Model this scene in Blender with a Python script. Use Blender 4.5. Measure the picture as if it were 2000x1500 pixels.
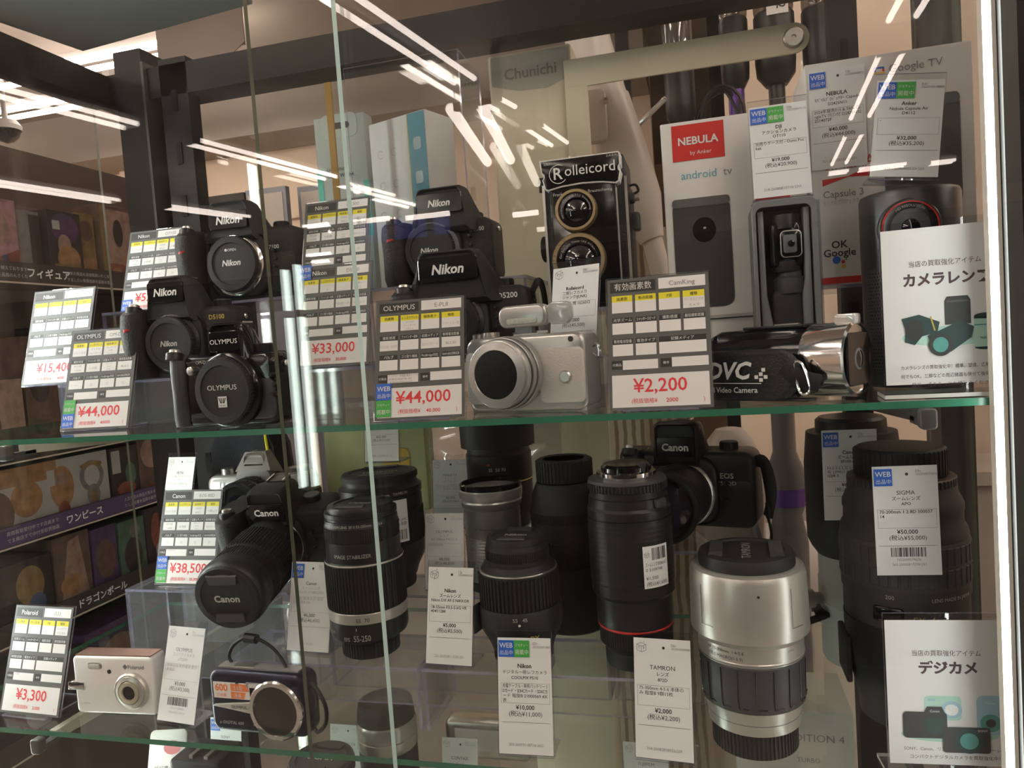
import bpy, math, random
import numpy as np
from mathutils import Vector, Matrix, Euler
for _o in list(bpy.data.objects): bpy.data.objects.remove(_o, do_unlink=True)
SC = bpy.context.scene
COL = SC.collection
random.seed(7)
pi = math.pi
R = math.radians

# ------------------------------------------------------------------ camera, world, exposure
FPX = 1444.0
_r = np.array([5550., -290., FPX]) * np.array([1, 1, -1])
_d = np.array([1760., 25050., FPX]); _d /= np.linalg.norm(_d)
_x = _r / np.linalg.norm(_r); _x -= _d * (_x @ _d); _x /= np.linalg.norm(_x)
_Z = -_d; _Y = np.cross(_Z, _x)
CM = np.stack([_x, _Y, _Z])            # world <- camera (right, down, forward)
CAM = np.array([0., 0., 1.362])        # eye height of the visitor in front of the case
cd = bpy.data.cameras.new('camera'); cam = bpy.data.objects.new('camera', cd); COL.objects.link(cam)
cd.sensor_width = 36.0; cd.lens = 36.0 * FPX / 2000.0; cd.clip_start = 0.01; cd.clip_end = 60
mw = Matrix.Identity(4)
for i in range(3):
    mw[i][0] = CM[i][0]; mw[i][1] = -CM[i][1]; mw[i][2] = -CM[i][2]; mw[i][3] = CAM[i]
cam.matrix_world = mw
SC.camera = cam
SC.view_settings.view_transform = 'Standard'; SC.view_settings.look = 'None'
SC.view_settings.exposure = 0.72; SC.view_settings.gamma = 1.0; SC.view_settings.use_curve_mapping = False
cy = SC.cycles
cy.max_bounces = 10; cy.diffuse_bounces = 4; cy.glossy_bounces = 5; cy.transmission_bounces = 6
cy.transparent_max_bounces = 64; cy.sample_clamp_indirect = 4.0; cy.use_denoising = True
w = bpy.data.worlds.new('world'); SC.world = w; w.use_nodes = True
w.node_tree.nodes['Background'].inputs[0].default_value = (.9, .8, .7, 1)
w.node_tree.nodes['Background'].inputs[1].default_value = 0.03

def P(px, py, Y):                       # point at depth Y along the sight line of a photo pixel
    v = CM @ np.array([px - 1000., py - 750., FPX]); return Vector(CAM + v * (Y / v[1]))
def PZ(px, py, z):                      # where that sight line meets the level z
    v = CM @ np.array([px - 1000., py - 750., FPX]); return Vector(CAM + v * ((z - CAM[2]) / v[2]))

ZU, ZL, ZB = 1.3008, 1.0090, 0.7300     # tops of the three glass shelves
YF = 0.57                               # front edge of the shelves
YB = 0.94                               # back of the case

# ------------------------------------------------------------------ materials
MATS = {}
def mat(name, col, rough=.5, metal=0., bump=0., bs=600., var=0., vs=60., spec=.5, coat=0., emis=0., alpha=1.):
    if name in MATS: return MATS[name]
    m = bpy.data.materials.new(name); m.use_nodes = True
    nt = m.node_tree; b = nt.nodes['Principled BSDF']
    b.inputs['Base Color'].default_value = (*col, 1); b.inputs['Roughness'].default_value = rough
    b.inputs['Metallic'].default_value = metal; b.inputs['Specular IOR Level'].default_value = spec
    b.inputs['Coat Weight'].default_value = coat; b.inputs['Coat Roughness'].default_value = .05
    tc = nt.nodes.new('ShaderNodeTexCoord')
    if var or bump:
        n = nt.nodes.new('ShaderNodeTexNoise'); n.inputs['Scale'].default_value = vs if var else bs
        n.inputs['Detail'].default_value = 3
        nt.links.new(tc.outputs['Object'], n.inputs['Vector'])
    if var:
        mx = nt.nodes.new('ShaderNodeMix'); mx.data_type = 'RGBA'
        mx.inputs[6].default_value = (*[c * (1 - var) for c in col], 1)
        mx.inputs[7].default_value = (*[min(1, c * (1 + var)) for c in col], 1)
        nt.links.new(n.outputs['Fac'], mx.inputs[0]); nt.links.new(mx.outputs[2], b.inputs['Base Color'])
    if bump:
        n2 = nt.nodes.new('ShaderNodeTexNoise'); n2.inputs['Scale'].default_value = bs; n2.inputs['Detail'].default_value = 2
        nt.links.new(tc.outputs['Object'], n2.inputs['Vector'])
        bp = nt.nodes.new('ShaderNodeBump'); bp.inputs['Strength'].default_value = bump; bp.inputs['Distance'].default_value = .0006
        nt.links.new(n2.outputs['Fac'], bp.inputs['Height']); nt.links.new(bp.outputs['Normal'], b.inputs['Normal'])
    if emis:
        b.inputs['Emission Color'].default_value = (*col, 1); b.inputs['Emission Strength'].default_value = emis
    MATS[name] = m; return m

def pane_mat(name, tint, refl=.04, rough=0., body=None, bodyfac=0., dirt=0.):
    """clear sheet: straight transmission, angle-dependent mirror, optional milky body"""
    m = bpy.data.materials.new(name); m.use_nodes = True; nt = m.node_tree; nt.nodes.clear()
    out = nt.nodes.new('ShaderNodeOutputMaterial'); tr = nt.nodes.new('ShaderNodeBsdfTransparent'); tr.inputs[0].default_value = (*tint, 1)
    gl = nt.nodes.new('ShaderNodeBsdfGlossy'); gl.inputs['Roughness'].default_value = rough
    lw = nt.nodes.new('ShaderNodeLayerWeight'); lw.inputs[0].default_value = .5
    p = nt.nodes.new('ShaderNodeMath'); p.operation = 'POWER'; p.inputs[1].default_value = 5
    mu = nt.nodes.new('ShaderNodeMath'); mu.operation = 'MULTIPLY_ADD'; mu.inputs[1].default_value = 1 - refl; mu.inputs[2].default_value = refl
    nt.links.new(lw.outputs['Facing'], p.inputs[0]); nt.links.new(p.outputs[0], mu.inputs[0])
    base = tr
    if body:
        df = nt.nodes.new('ShaderNodeBsdfDiffuse'); df.inputs[0].default_value = (*body, 1)
        m1 = nt.nodes.new('ShaderNodeMixShader'); m1.inputs[0].default_value = bodyfac
        if dirt:
            tc = nt.nodes.new('ShaderNodeTexCoord'); n = nt.nodes.new('ShaderNodeTexNoise'); n.inputs['Scale'].default_value = 9
            mr = nt.nodes.new('ShaderNodeMapRange'); mr.inputs['To Min'].default_value = bodyfac * (1 - dirt); mr.inputs['To Max'].default_value = bodyfac * (1 + dirt)
            nt.links.new(tc.outputs['Object'], n.inputs['Vector']); nt.links.new(n.outputs['Fac'], mr.inputs['Value']); nt.links.new(mr.outputs[0], m1.inputs[0])
        nt.links.new(tr.outputs[0], m1.inputs[1]); nt.links.new(df.outputs[0], m1.inputs[2]); base = m1
    mx = nt.nodes.new('ShaderNodeMixShader')
    nt.links.new(mu.outputs[0], mx.inputs[0]); nt.links.new(base.outputs[0], mx.inputs[1]); nt.links.new(gl.outputs[0], mx.inputs[2])
    nt.links.new(mx.outputs[0], out.inputs[0]); MATS[name] = m; return m

GLASS = pane_mat('door_glass', (.965, .972, .96), .027, 0, (.6, .55, .5), .0015, .4)
SHELFGLASS = pane_mat('shelf_glass', (.93, .965, .94), .045)
GEDGE = mat('glass_edge', (.04, .18, .11), .25, 0, 0, var=.25, vs=6, spec=.6)
GEDGE2 = mat('door_edge', (.50, .72, .68), .2, spec=.6, var=.1)
GEDGE3 = mat('door_edge_dark', (.12, .14, .10), .2, spec=.6, var=.1)
ACR = pane_mat('acrylic', (.95, .955, .96), .05, .02)
ACRM = pane_mat('acrylic_scuffed', (.93, .94, .95), .05, .03, (.75, .77, .8), .05, .6)
AEDGE = pane_mat('acrylic_edge', (.72, .72, .82), .22, .05, (.58, .58, .82), .32)
BAG = pane_mat('clear_bag', (.93, .93, .93), .10, .06, (.8, .8, .8), .10, .8)
BLK = mat('black_plastic', (.016, .016, .0165), .38, bump=.12, bs=1800, spec=.4)
BLKM = mat('black_matte', (.021, .021, .021), .55, bump=.25, bs=1500, spec=.35)
RUB = mat('black_rubber', (.018, .0175, .017), .7, bump=.5, bs=1200, spec=.3)
LEA = mat('black_leatherette', (.012, .011, .010), .55, bump=1.2, bs=700, spec=.45)
GLB = mat('black_gloss', (.008, .008, .009), .12, spec=.5, var=.1)
DGR = mat('dark_grey_plastic', (.045, .047, .05), .45, bump=.15, bs=1500)
MGR = mat('mid_grey_plastic', (.13, .14, .15), .5, bump=.1, bs=1200)
SLV = mat('silver_paint', (.56, .545, .505), .30, .58, bump=.08, bs=1500)
SLVB = mat('satin_silver', (.47, .46, .445), .27, .6, var=.04)
CHR = mat('chrome', (.80, .80, .80), .12, 1., var=.03)
CHRW = mat('chrome_worn', (.60, .58, .55), .28, .95, var=.2, vs=90)
SLEA = mat('grey_leatherette', (.56, .545, .515), .55, bump=1., bs=900)
WHP = mat('white_plastic', (.80, .79, .76), .42, bump=.05, bs=900)
LENS = mat('coated_lens', (.006, .006, .012), .04, spec=.9, coat=1., var=.3)
LENSP = mat('lens_purple', (.035, .03, .055), .05, spec=.9, coat=1., var=.3)
PAPER = mat('white_paper', (.82, .81, .80), .6, var=.015, vs=30)
PAPERG = mat('cool_white_paper', (.80, .82, .82), .5, var=.015, vs=30)
CGREY = mat('card_grey', (.105, .108, .105), .5, var=.03)
CDARK = mat('card_dark', (.028, .027, .026), .5, var=.05)
INK = mat('black_ink', (.03, .03, .032), .6, var=.1)
GINK = mat('grey_ink', (.24, .24, .25), .6, var=.1)
LINK = mat('pale_ink', (.48, .46, .46), .6, var=.1)
WINK = mat('white_ink', (.75, .75, .73), .5, var=.05)
SINK = mat('silver_ink', (.52, .52, .5), .4, .3, var=.05)
GOLDI = mat('gold_ink', (.60, .45, .12), .4, .3, var=.05)
RINK = mat('red_ink', (.78, .05, .06), .6, var=.05)
YEL = mat('yellow_print', (.83, .74, .03), .55, var=.03)
BLU = mat('blue_sticker', (.02, .13, .62), .45, var=.05)
GRN = mat('green_sticker', (.06, .42, .07), .45, var=.05)
REDP = mat('red_print', (.62, .025, .02), .45, var=.04)
ORA = mat('orange_print', (.80, .22, .06), .5, var=.05)
REDA = mat('red_accent', (.45, .015, .015), .3, var=.1)
GOLD = mat('brass', (.42, .32, .18), .35, .8, var=.12, vs=100)

# ------------------------------------------------------------------ mesh builder
_TX = {}
def glyphs(s, bold=0., res=2, shear=0.):
    if 'M' in s or any(0x4e00 <= ord(c) < 0xa000 for c in s): bold = 0.
    k = (s, bold, res, shear)
    if k in _TX: return _TX[k]
    c = bpy.data.curves.new('t', 'FONT'); c.body = s; c.size = 1; c.offset = bold; c.resolution_u = res; c.shear = shear
    o = bpy.data.objects.new('t', c); COL.objects.link(o)
    dg = bpy.context.evaluated_depsgraph_get(); dg.update()
    me = bpy.data.meshes.new_from_object(o.evaluated_get(dg))
    v = np.array([p.co[:] for p in me.vertices]).reshape(-1, 3); f = [tuple(p.vertices) for p in me.polygons]
    bpy.data.objects.remove(o); bpy.data.curves.remove(c); bpy.data.meshes.remove(me)
    if len(v) == 0: v = np.zeros((0, 3))
    _TX[k] = (v, f); return _TX[k]

def rrect(w, h, r, n=5, cx=0., cz=0.):
    r = min(r, w / 2 - 1e-6, h / 2 - 1e-6); o = []
    for sx, sz, a0 in ((1, 1, 0), (-1, 1, 90), (-1, -1, 180), (1, -1, 270)):
        for i in range(n + 1):
            a = R(a0 + 90 * i / n); o.append((cx + sx * (w / 2 - r) + r * math.cos(a), cz + sz * (h / 2 - r) + r * math.sin(a)))
    return o
def ell(rx, rz, n=40, cx=0., cz=0.):
    return [(cx + rx * math.cos(2 * pi * i / n), cz + rz * math.sin(2 * pi * i / n)) for i in range(n)]
def inset(o, d):
    p = np.array(o); a = np.roll(p, 1, 0); b = np.roll(p, -1, 0)
    e1 = p - a; e2 = b - p
    e1 /= np.linalg.norm(e1, axis=1)[:, None] + 1e-12; e2 /= np.linalg.norm(e2, axis=1)[:, None] + 1e-12
    n1 = np.stack([e1[:, 1], -e1[:, 0]], 1); n2 = np.stack([e2[:, 1], -e2[:, 0]], 1)
    n = n1 + n2; l = np.linalg.norm(n, axis=1)[:, None] + 1e-9; n /= l; c = np.clip((n * n1).sum(1), .5, 1)[:, None]
    ar = np.sum(p[:, 0] * b[:, 1] - b[:, 0] * p[:, 1])
    return p - np.sign(ar) * n * d / c

class MB:
    def __init__(s): s.v = []; s.f = []; s.m = []; s.nv = 0; s.mats = []; s.M = Matrix.Identity(4)
    def mi(s, m):
        if m not in s.mats: s.mats.append(m)
        return s.mats.index(m)
    def add(s, v, f, m):
        v = np.asarray(v, float).reshape(-1, 3)
        A = np.array(s.M); v = v @ A[:3, :3].T + A[:3, 3]
        s.v.append(v); k = s.nv
        if isinstance(m, (list, tuple)): s.m += [s.mi(x) for x in m]
        else: s.m += [s.mi(m)] * len(f)
        s.f += [tuple(i + k for i in q) for q in f]; s.nv += len(v); return s
    def at(s, loc=(0, 0, 0), rot=(0, 0, 0), sc=1.):
        s.M = Matrix.Translation(loc) @ Euler([R(a) for a in rot]).to_matrix().to_4x4() @ Matrix.Scale(sc, 4); return s
    def quad(s, a, b, c, d, m): return s.add([a, b, c, d], [(0, 1, 2, 3)], m)
    def rings(s, rs, m, cap0=True, cap1=True, close=True):
        n = len(rs[0]); v = np.concatenate([np.asarray(r, float) for r in rs]); f = []; mm = []
        for i in range(len(rs) - 1):
            q = m[i] if isinstance(m, (list, tuple)) else m
            for j in range(n if close else n - 1):
                j2 = (j + 1) % n; f.append((i * n + j, i * n + j2, (i + 1) * n + j2, (i + 1) * n + j)); mm.append(q)
        if cap0: f.append(tuple(range(n))[::-1]); mm.append(m[0] if isinstance(m, (list, tuple)) else m)
        if cap1: k = (len(rs) - 1) * n; f.append(tuple(range(k, k + n))); mm.append(m[-1] if isinstance(m, (list, tuple)) else m)
        return s.add(v, f, mm)
    def extr(s, o, y0, y1, m, bev=0., k=3, bev1=None):       # outline in x,z pushed along y
        rs = []; b1 = bev if bev1 is None else bev1
        for i in range(k + 1 if bev else 1):
            t = i / k * pi / 2 if bev else pi / 2
            q = inset(o, bev * (1 - math.sin(t))); y = y0 + bev * (1 - math.cos(t))
            rs.append([(a, y, b) for a, b in q])
        for i in range(k + 1 if b1 else 1):
            t = (1 - i / k) * pi / 2 if b1 else pi / 2
            q = inset(o, b1 * (1 - math.sin(t))); y = y1 - b1 * (1 - math.cos(t))
            rs.append([(a, y, b) for a, b in q])
        return s.rings(rs, m)
    def box(s, x0, x1, y0, y1, z0, z1, m, bev=0.):
        if bev: return s.extr(rrect(x1 - x0, z1 - z0, bev, 3, (x0 + x1) / 2, (z0 + z1) / 2), y0, y1, m, bev * .9, 2)
        v = [(x, y, z) for x in (x0, x1) for y in (y0, y1) for z in (z0, z1)]
        f = [(0, 1, 3, 2), (4, 6, 7, 5), (0, 4, 5, 1), (2, 3, 7, 6), (0, 2, 6, 4), (1, 5, 7, 3)]
        return s.add(v, f, m)
    def lathe(s, prof, m, n=48, cap=True):                   # (r, z) about z, bottom to top
        c = [(math.cos(2 * pi * i / n), math.sin(2 * pi * i / n)) for i in range(n)]
        return s.rings([[(max(r, 1e-5) * a, max(r, 1e-5) * b, z) for a, b in c] for r, z in prof], m, cap, cap)
    def ribs(s, r0, z0, z1, m, n=48, d=.0006, duty=.5, r1=None, lo=None):
        r1 = r1 or r0; pr = []
        for i in range(n):
            for a, k in ((0, 0), (.08, 1), (duty, 1), (duty + .08, 0)):
                pr.append((2 * pi * (i + a) / n, k))
        f = lambda r, z: [((r - (0 if k else d)) * math.cos(a), (r - (0 if k else d)) * math.sin(a), z) for a, k in pr]
        g = lambda r, z: [((r - d) * math.cos(a), (r - d) * math.sin(a), z) for a, k in pr]
        e = min(.0008, (z1 - z0) * .2)
        return s.rings([g(r0, z0), f(r0, z0 + e), f(r1, z1 - e), g(r1, z1)], m)
    def tube(s, pts, r, m, n=8, flat=1.):
        pts = [Vector(p) for p in pts]; rs = []; up = None
        if 4 <= len(pts) < 20 and not isinstance(r, (list, tuple)):      # smooth the bends
            q = [pts[0] * 2 - pts[1]] + pts + [pts[-1] * 2 - pts[-2]]; o = []
            if (pts[0] - pts[-1]).length < 1e-6: q[0], q[-1] = pts[-2], pts[1]
            for i in range(1, len(q) - 2):
                a, b, c, d = q[i - 1:i + 3]
                for k in range(5):
                    u = k / 5; o.append(.5 * (2 * b + (c - a) * u + (2 * a - 5 * b + 4 * c - d) * u * u + (3 * b - a - 3 * c + d) * u ** 3))
            pts = o + [pts[-1]]
        for i, p in enumerate(pts):
            t = (pts[min(i + 1, len(pts) - 1)] - pts[max(i - 1, 0)]).normalized()
            if up is None: up = Vector((0, 0, 1)) if abs(t.z) < .9 else Vector((0, 1, 0))
            u = (up - t * up.dot(t)).normalized(); up = u; v = t.cross(u)
            q = r[i] if isinstance(r, (list, tuple)) else r
            rs.append([p + (u * math.cos(2 * pi * j / n) + v * math.sin(2 * pi * j / n) * flat) * q for j in range(n)])
        return s.rings(rs, m)
    def poly(s, o, m, y=0.): return s.add([(a, y, b) for a, b in o], [tuple(range(len(o)))], m)
    def rect(s, x0, x1, z0, z1, m, y=0.): return s.poly([(x0, z0), (x1, z0), (x1, z1), (x0, z1)], m, y)
    def line(s, a, b, w, m, y=0.):
        d = np.array(b) - np.array(a); n = np.array([-d[1], d[0]]); n = n / (np.linalg.norm(n) + 1e-9) * w / 2
        a = np.array(a); b = np.array(b); return s.poly([a - n, b - n, b + n, a + n], m, y)
    def frame(s, x0, x1, z0, z1, t, m, y=0.):
        s.rect(x0, x1, z0, z0 + t, m, y); s.rect(x0, x1, z1 - t, z1, m, y); s.rect(x0, x0 + t, z0 + t, z1 - t, m, y); return s.rect(x1 - t, x1, z0 + t, z1 - t, m, y)
    def text(s, t, x, z, size, m, y=0., al='c', bold=0., sx=1., fit=None, bend=None, ang=0., shear=0., ring=None, flip=False):
        v, f = glyphs(t, bold, 2, shear)
        if len(v) == 0: return s
        v = v.copy() * size; v[:, 0] *= sx; wd = v[:, 0].max()
        if fit and wd > fit: v[:, 0] *= fit / wd; wd = fit
        v[:, 0] -= {'l': 0, 'c': wd / 2, 'r': wd}[al]; v[:, 0] += x; v[:, 1] += z
        if flip: v[:, 0] *= -1
        if ring: a = v[:, 0] / ring; rr = ring + v[:, 1] - z; o = np.stack([rr * np.sin(a + ang), np.full(len(v), y), rr * np.cos(a + ang)], 1)
        elif bend: a = v[:, 0] / bend + ang; o = np.stack([bend * np.sin(a), -bend * np.cos(a), v[:, 1]], 1)
        else: o = np.stack([v[:, 0], np.full(len(v), y), v[:, 1]], 1)
        return s.add(o, f, m)
    def build(s, name, parent=None, label=None, smooth=True, ang=32):
        me = bpy.data.meshes.new(name); v = np.concatenate(s.v) if s.v else np.zeros((0, 3))
        me.from_pydata(v.tolist(), [], s.f)
        for m in s.mats: me.materials.append(m)
        me.polygons.foreach_set('material_index', s.m)
        if smooth:
            me.polygons.foreach_set('use_smooth', [True] * len(s.f)); me.set_sharp_from_angle(angle=R(ang))
        me.update()
        o = bpy.data.objects.new(name, me); COL.objects.link(o)
        if parent is not None: o.parent = parent
        if label: o['label'] = label
        return o

def tag(o, label, cat, group=None):
    o['label'] = label; o['category'] = cat
    if group: o['group'] = group
    return o
def thing(name, label, cat, loc=(0, 0, 0), rot=(0, 0, 0), group=None):
    o = bpy.data.objects.new(name, None); COL.objects.link(o); o.empty_display_size = .02
    o.location = loc; o.rotation_euler = [R(a) for a in rot]
    return tag(o, label, cat, group)
def struct(mb, name, smooth=False):
    o = mb.build(name, smooth=smooth); o['kind'] = 'structure'; return o
# ------------------------------------------------------------------ the shop around the case
WALLM = mat('painted_wall', (.84, .68, .545), .8, bump=.2, bs=60, var=.05, vs=2)
CEILM = mat('ceiling_board', (.36, .315, .275), .9, var=.06, vs=3)
FLOORM = mat('vinyl_floor', (.45, .41, .37), .45, var=.1, vs=5)
DKWALL = mat('dark_display_wall', (.035, .030, .027), .8, var=.3, vs=4)
FRAME = mat('black_frame', (.012, .0112, .0105), .45, bump=.05, bs=300, spec=.25)
FRAMEG = mat('grey_frame', (.055, .055, .052), .45, var=.1)
FRAMEB = mat('black_gloss_post', (.005, .0045, .004), .3, var=.1, spec=.15)
struct(MB().box(-6, 5, -9.7, 7.2, -.05, 0, FLOORM), 'floor')
struct(MB().box(-6, 5, -9.7, 7.2, 2.9, 2.95, CEILM), 'ceiling')
struct(MB().box(-6, 5, 7.1, 7.2, 0, 2.9, WALLM), 'wall_back')
struct(MB().box(-6, 5, -9.7, -9.6, 0, 2.9, WALLM), 'wall_front')
struct(MB().box(-6, -5.9, -9.6, 7.1, 0, 2.9, WALLM), 'wall_left')
struct(MB().box(4.9, 5, -9.6, 7.1, 0, 2.9, WALLM), 'wall_right')
struct(MB().box(-5.5, -.2, 4.1, 4.2, 0, 2.9, WALLM).box(.05, 2.5, 1.75, 1.8, 0, 2.9, WALLM), 'wall_partition')
# ceiling beams and wall panelling seen through the left end of the case
struct(MB().box(-5.2, -.2, 3.75, 4.1, 2.62, 2.9, CEILM), 'trim_1')
struct(MB().box(-3.55, -3.40, 4.05, 4.1, 0, 2.62, WALLM).box(-3.0, -2.97, 4.05, 4.1, 0, 2.62, WALLM).box(-3.0, -2.3, 4.07, 4.1, 2.2, 2.24, WALLM), 'trim_2')

TUBE = mat('fluorescent_tube', (1., .855, .775), .4, emis=11.5)
FIXT = mat('fixture_housing', (.30, .28, .26), .5, var=.03)
fixtures = []
def fixture(x0, y0, x1, y1, label, z=2.6, gap=.105, r=.0125, group='twin tube ceiling lights'):
    a = Vector((x0, y0, z)); b = Vector((x1, y1, z)); L = (b - a).length; rz = math.degrees(math.atan2(b.y - a.y, b.x - a.x))
    t = thing('ceiling_light', label, 'ceiling light', (a + b) / 2, (0, 0, rz), group)
    MB().box(-L / 2, L / 2, -.022, .022, .012, .05, FIXT).box(-.02, .02, -.02, .02, .05, 2.898 - z, FIXT).build('housing', t, smooth=False)
    for s in (-1, 1):
        MB().at((0, s * gap / 2, 0), (0, 90, 0)).lathe([(r, -L / 2), (r, L / 2)], TUBE, 12).build('tube', t)
    for s in (-1, 1):
        MB().box(s * L / 2 - .012, s * L / 2 + .012, -.066, .066, -.015, .03, FIXT).build('end_cap', t, smooth=False)
    return t
# rows over the aisle behind the visitor (mirrored in the sliding doors); Y counted towards the case
mir = lambda y: 1.106 - y
ROWS = [(-1.20, 2.20, -1.015, 3.44), (-.985, 3.75, -.94, 3.94), (-.885, 4.30, -.815, 4.79),
        (-2.98, 2.30, -2.77, 3.32), (-2.70, 3.68, -2.47, 4.86), (-2.50, 5.05, -2.24, 6.36),
        (-4.42, 3.3, -4.14, 4.70), (-4.0, 5.05, -3.78, 5.8),
        (.85, 2.3, .886, 3.545), (.94, 3.95, 1.025, 5.13), (1.07, 5.53, 1.14, 6.55)]
ROWL = ('brightest long streak across the top centre', 'short streak over the lettered cream box', 'streak just above the twin lens camera nameplate', 'streak crossing the left post', 'long streak beside the inner door edges', 'streak ending at the back right DSLR', 'long streak over the boxed figures', 'streak over the back left DSLR',
        'streak at top right beside the black upright', 'streak pair over the coloured screen logo', 'streak pair over the big red word')
for i, (x0, y0, x1, y1) in enumerate(ROWS):
    fixture(x0, mir(y0), x1, mir(y1), 'twin tube light mirrored as the ' + ROWL[i], group='twin tube lights over the aisle')
# unseen rows added overhead, their tubes widened to brighten the case
for i, (x, y0, y1) in enumerate(((-1.38, -.85, .35), (.70, -1.0, .2), (-3.2, -.95, .25), (2.4, -2.2, -1.0), (2.4, -.7, .5), (-4.7, -.9, .3), (-1.28, -3.9, -2.7), (2.5, -4.0, -2.8))):
    fixture(x, y0, x + .15, y1, 'added twin tube aisle light outside the picture, ' + ('over the left sliding door', 'over the right sliding door', 'left of the case', 'right of the case and further away', 'right of the case and nearest', 'at the far left', 'behind the visitor at left', 'behind the visitor at right')[i], gap=.16, r=.031, group='twin tube lights over the aisle')
for x0, x1, y, l_ in ((-2.9, -1.6, 1.62, 'over the boxed figures'), (-4.6, -3.3, 1.62, 'further left of the boxed figures'), (-5.5, -4.2, 3.02, 'at the far left wall'), (1.2, 2.5, 1.25, 'right of the hanging vacuums')):  # unseen fixtures with wide tubes, added to brighten the room behind the case
    fixture(x0, y, x1, y, 'added twin tube light outside the picture behind the case, ' + l_, r=.026, group='added unseen tube lights behind the case')
for x0, x1, y in ((-3.45, -1.85, 3.02),):
    fixture(x0, y, x1, y, 'bright twin tube ceiling light seen through the left end of the case', z=2.66)
fixture(-2.92, 2.62, -1.71, 2.62, 'bright twin tube light above the top rail of the case, crossed by the brown banner', z=2.63)
fixture(.4, 1.25, 1.9, 1.25, 'unseen twin tube ceiling light added over the hanging vacuum cleaners', z=2.6)  # out of view, added for more light behind the case
fixture(-.9, 1.95, .0, 1.95, 'unseen twin tube ceiling light added behind the tall cream box', z=2.6)  # also out of view, added to lift the cream box
for i, (p, q, y) in enumerate(((585, 665, 441), (640, 684, 453), (588, 668, 497), (600, 662, 511), (1676, 1762, 328), (1615, 1655, 338), (1814, 1860, 318))):
    a_, b_ = PZ(p, y, 2.6), PZ(q, y, 2.6); y_ = mir((a_.y + b_.y) / 2)
    fixture(a_.x, y_, b_.x, y_, 'far ceiling light mirrored faintly as the ' + ('topmost bar over the paired spec cards', 'second bar over the paired spec cards', 'third bar over the paired spec cards', 'lowest bar over the paired spec cards', 'bar over the red bow shape', 'bar over the red word', 'bar at the tall white box edge')[i], gap=.09, group='far cross aisle lights')
# blue sign boards on the far wall behind the visitor
SIGNB = mat('blue_sign', (.10, .13, .55), .5, var=.1, emis=.35)
def backpt(px, py, yv):
    p = P(px, py, yv); return Vector((p.x, mir(yv), p.z))
for i, (a, b) in enumerate((((700, 440), (757, 470)), ((770, 428), (834, 462)), ((847, 424), (880, 456)))):
    p, q = backpt(*a, 5.6), backpt(*b, 5.6)
    tag(MB().box(min(p.x, q.x), max(p.x, q.x), p.y - .03, p.y, q.z, p.z, SIGNB, .0).build('sign_board', smooth=False),
        'plain blue lit sign board, %s of three mirrored over the middle camera' % ('leftmost', 'centre one', 'rightmost')[i], 'sign', 'blue sign boards')
_p, _q = backpt(690, 470, 5.6), backpt(900, 424, 5.6)
tag(MB().box(_p.x - .2, _q.x + .4, _p.y - .5, _p.y - .04, 0, _q.z + .25, DKWALL).build('store_shelving', smooth=False), 'dark store shelving carrying the blue sign boards', 'shelving')
for i, (a, b) in enumerate((((690, 436), (762, 426)), ((795, 426), (879, 418)), ((1003, 421), (1052, 415)))):
    p, q = backpt(*a, 5.4), backpt(*b, 5.4)
    tag(MB().at(((p + q) / 2), (0, 90, 0)).lathe([(.02, -abs(p.x - q.x) / 2), (.02, abs(p.x - q.x) / 2)], TUBE, 10).build('tube_light'),
        'single warm tube light running above the blue sign boards, %s of three' % ('left', 'middle', 'right')[i], 'tube light', 'tube lights over the blue boards')
# display case across the aisle: added dark shelves and two upright cool lamps, mirrored in the left door
COOL = mat('cool_led_tube', (.86, 1., .93), .4, emis=9.)
for i, (a, b) in enumerate((((566, 540), (606, 948)), ((590, 530), (627, 945)))):
    p, q = backpt(*a, 2.3), backpt(*b, 2.3)
    tag(MB().at((p.x, p.y, 0)).lathe([(.0095, q.z), (.0095, 1.495), (.006, 1.49), (.006, 1.47), (.0095, 1.465), (.0095, p.z)][0:2] , COOL, 10).lathe([(.0095, 1.52), (.0095, p.z + .02)], COOL, 10).build('upright_lamp'),
        'cool white upright lamp tube on the case across the aisle, %s one' % ('left', 'right')[i], 'lamp', 'upright lamps')
_p = backpt(596, 700, 2.34)
tag(MB().box(_p.x - .05, _p.x + .05, _p.y - .10, _p.y - .035, 0, 1.63, FRAME).build('post', smooth=False), 'dark post carrying the two upright lamp tubes across the aisle', 'post')
t = thing('store_shelving', 'dark shelving added behind the visitor to dim reflections in the doors', 'shelving', (-.5, -1.75, 0))  # set close and wide to block the bright room mirrored in the doors
MB().box(-3.2, 3.2, -.45, -.40, 0, 1.72, DKWALL).build('back_panel', t, smooth=False)
for z in (.1, .5, .9, 1.3, 1.68): MB().box(-3.2, 3.2, -.42, 0, z, z + .03, DKWALL).build('shelf', t, smooth=False)

# ------------------------------------------------------------------ the showcase
X0, X1 = -.845, .275
def sc_part(mb, name, parent, label=None, smooth=False): return mb.build(name, parent, label, smooth)
case = thing('display_case', 'tall black framed glass showcase filled with used cameras and lenses', 'display case', ((X0 + X1) / 2, .75, 0))
off = Vector(((X0 + X1) / 2, .75, 0))
def cpart(name, boxes, label=None, bev=.0):
    m = MB(); m.M = Matrix.Translation(-off)
    for b in boxes: m.box(*b)
    return m.build(name, case, label, False)
cpart('back_post', [(-.806, -.760, YB - .01, YB + .05, .05, 1.82, FRAME), (-.760, -.756, YB - .012, YB + .03, .05, 1.80, FRAMEG)])
cpart('back_post', [(.258, .292, YB - .01, YB + .05, .05, 1.82, FRAMEG)])
cpart('slotted_upright', [(-.735, -.690, YB - .005, YB + .02, .05, 1.80, FRAME)] + [(-.717, -.708, YB - .0065, YB - .004, z, z + .03, FRAMEB) for z in np.arange(.9, 1.78, .075)])
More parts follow.
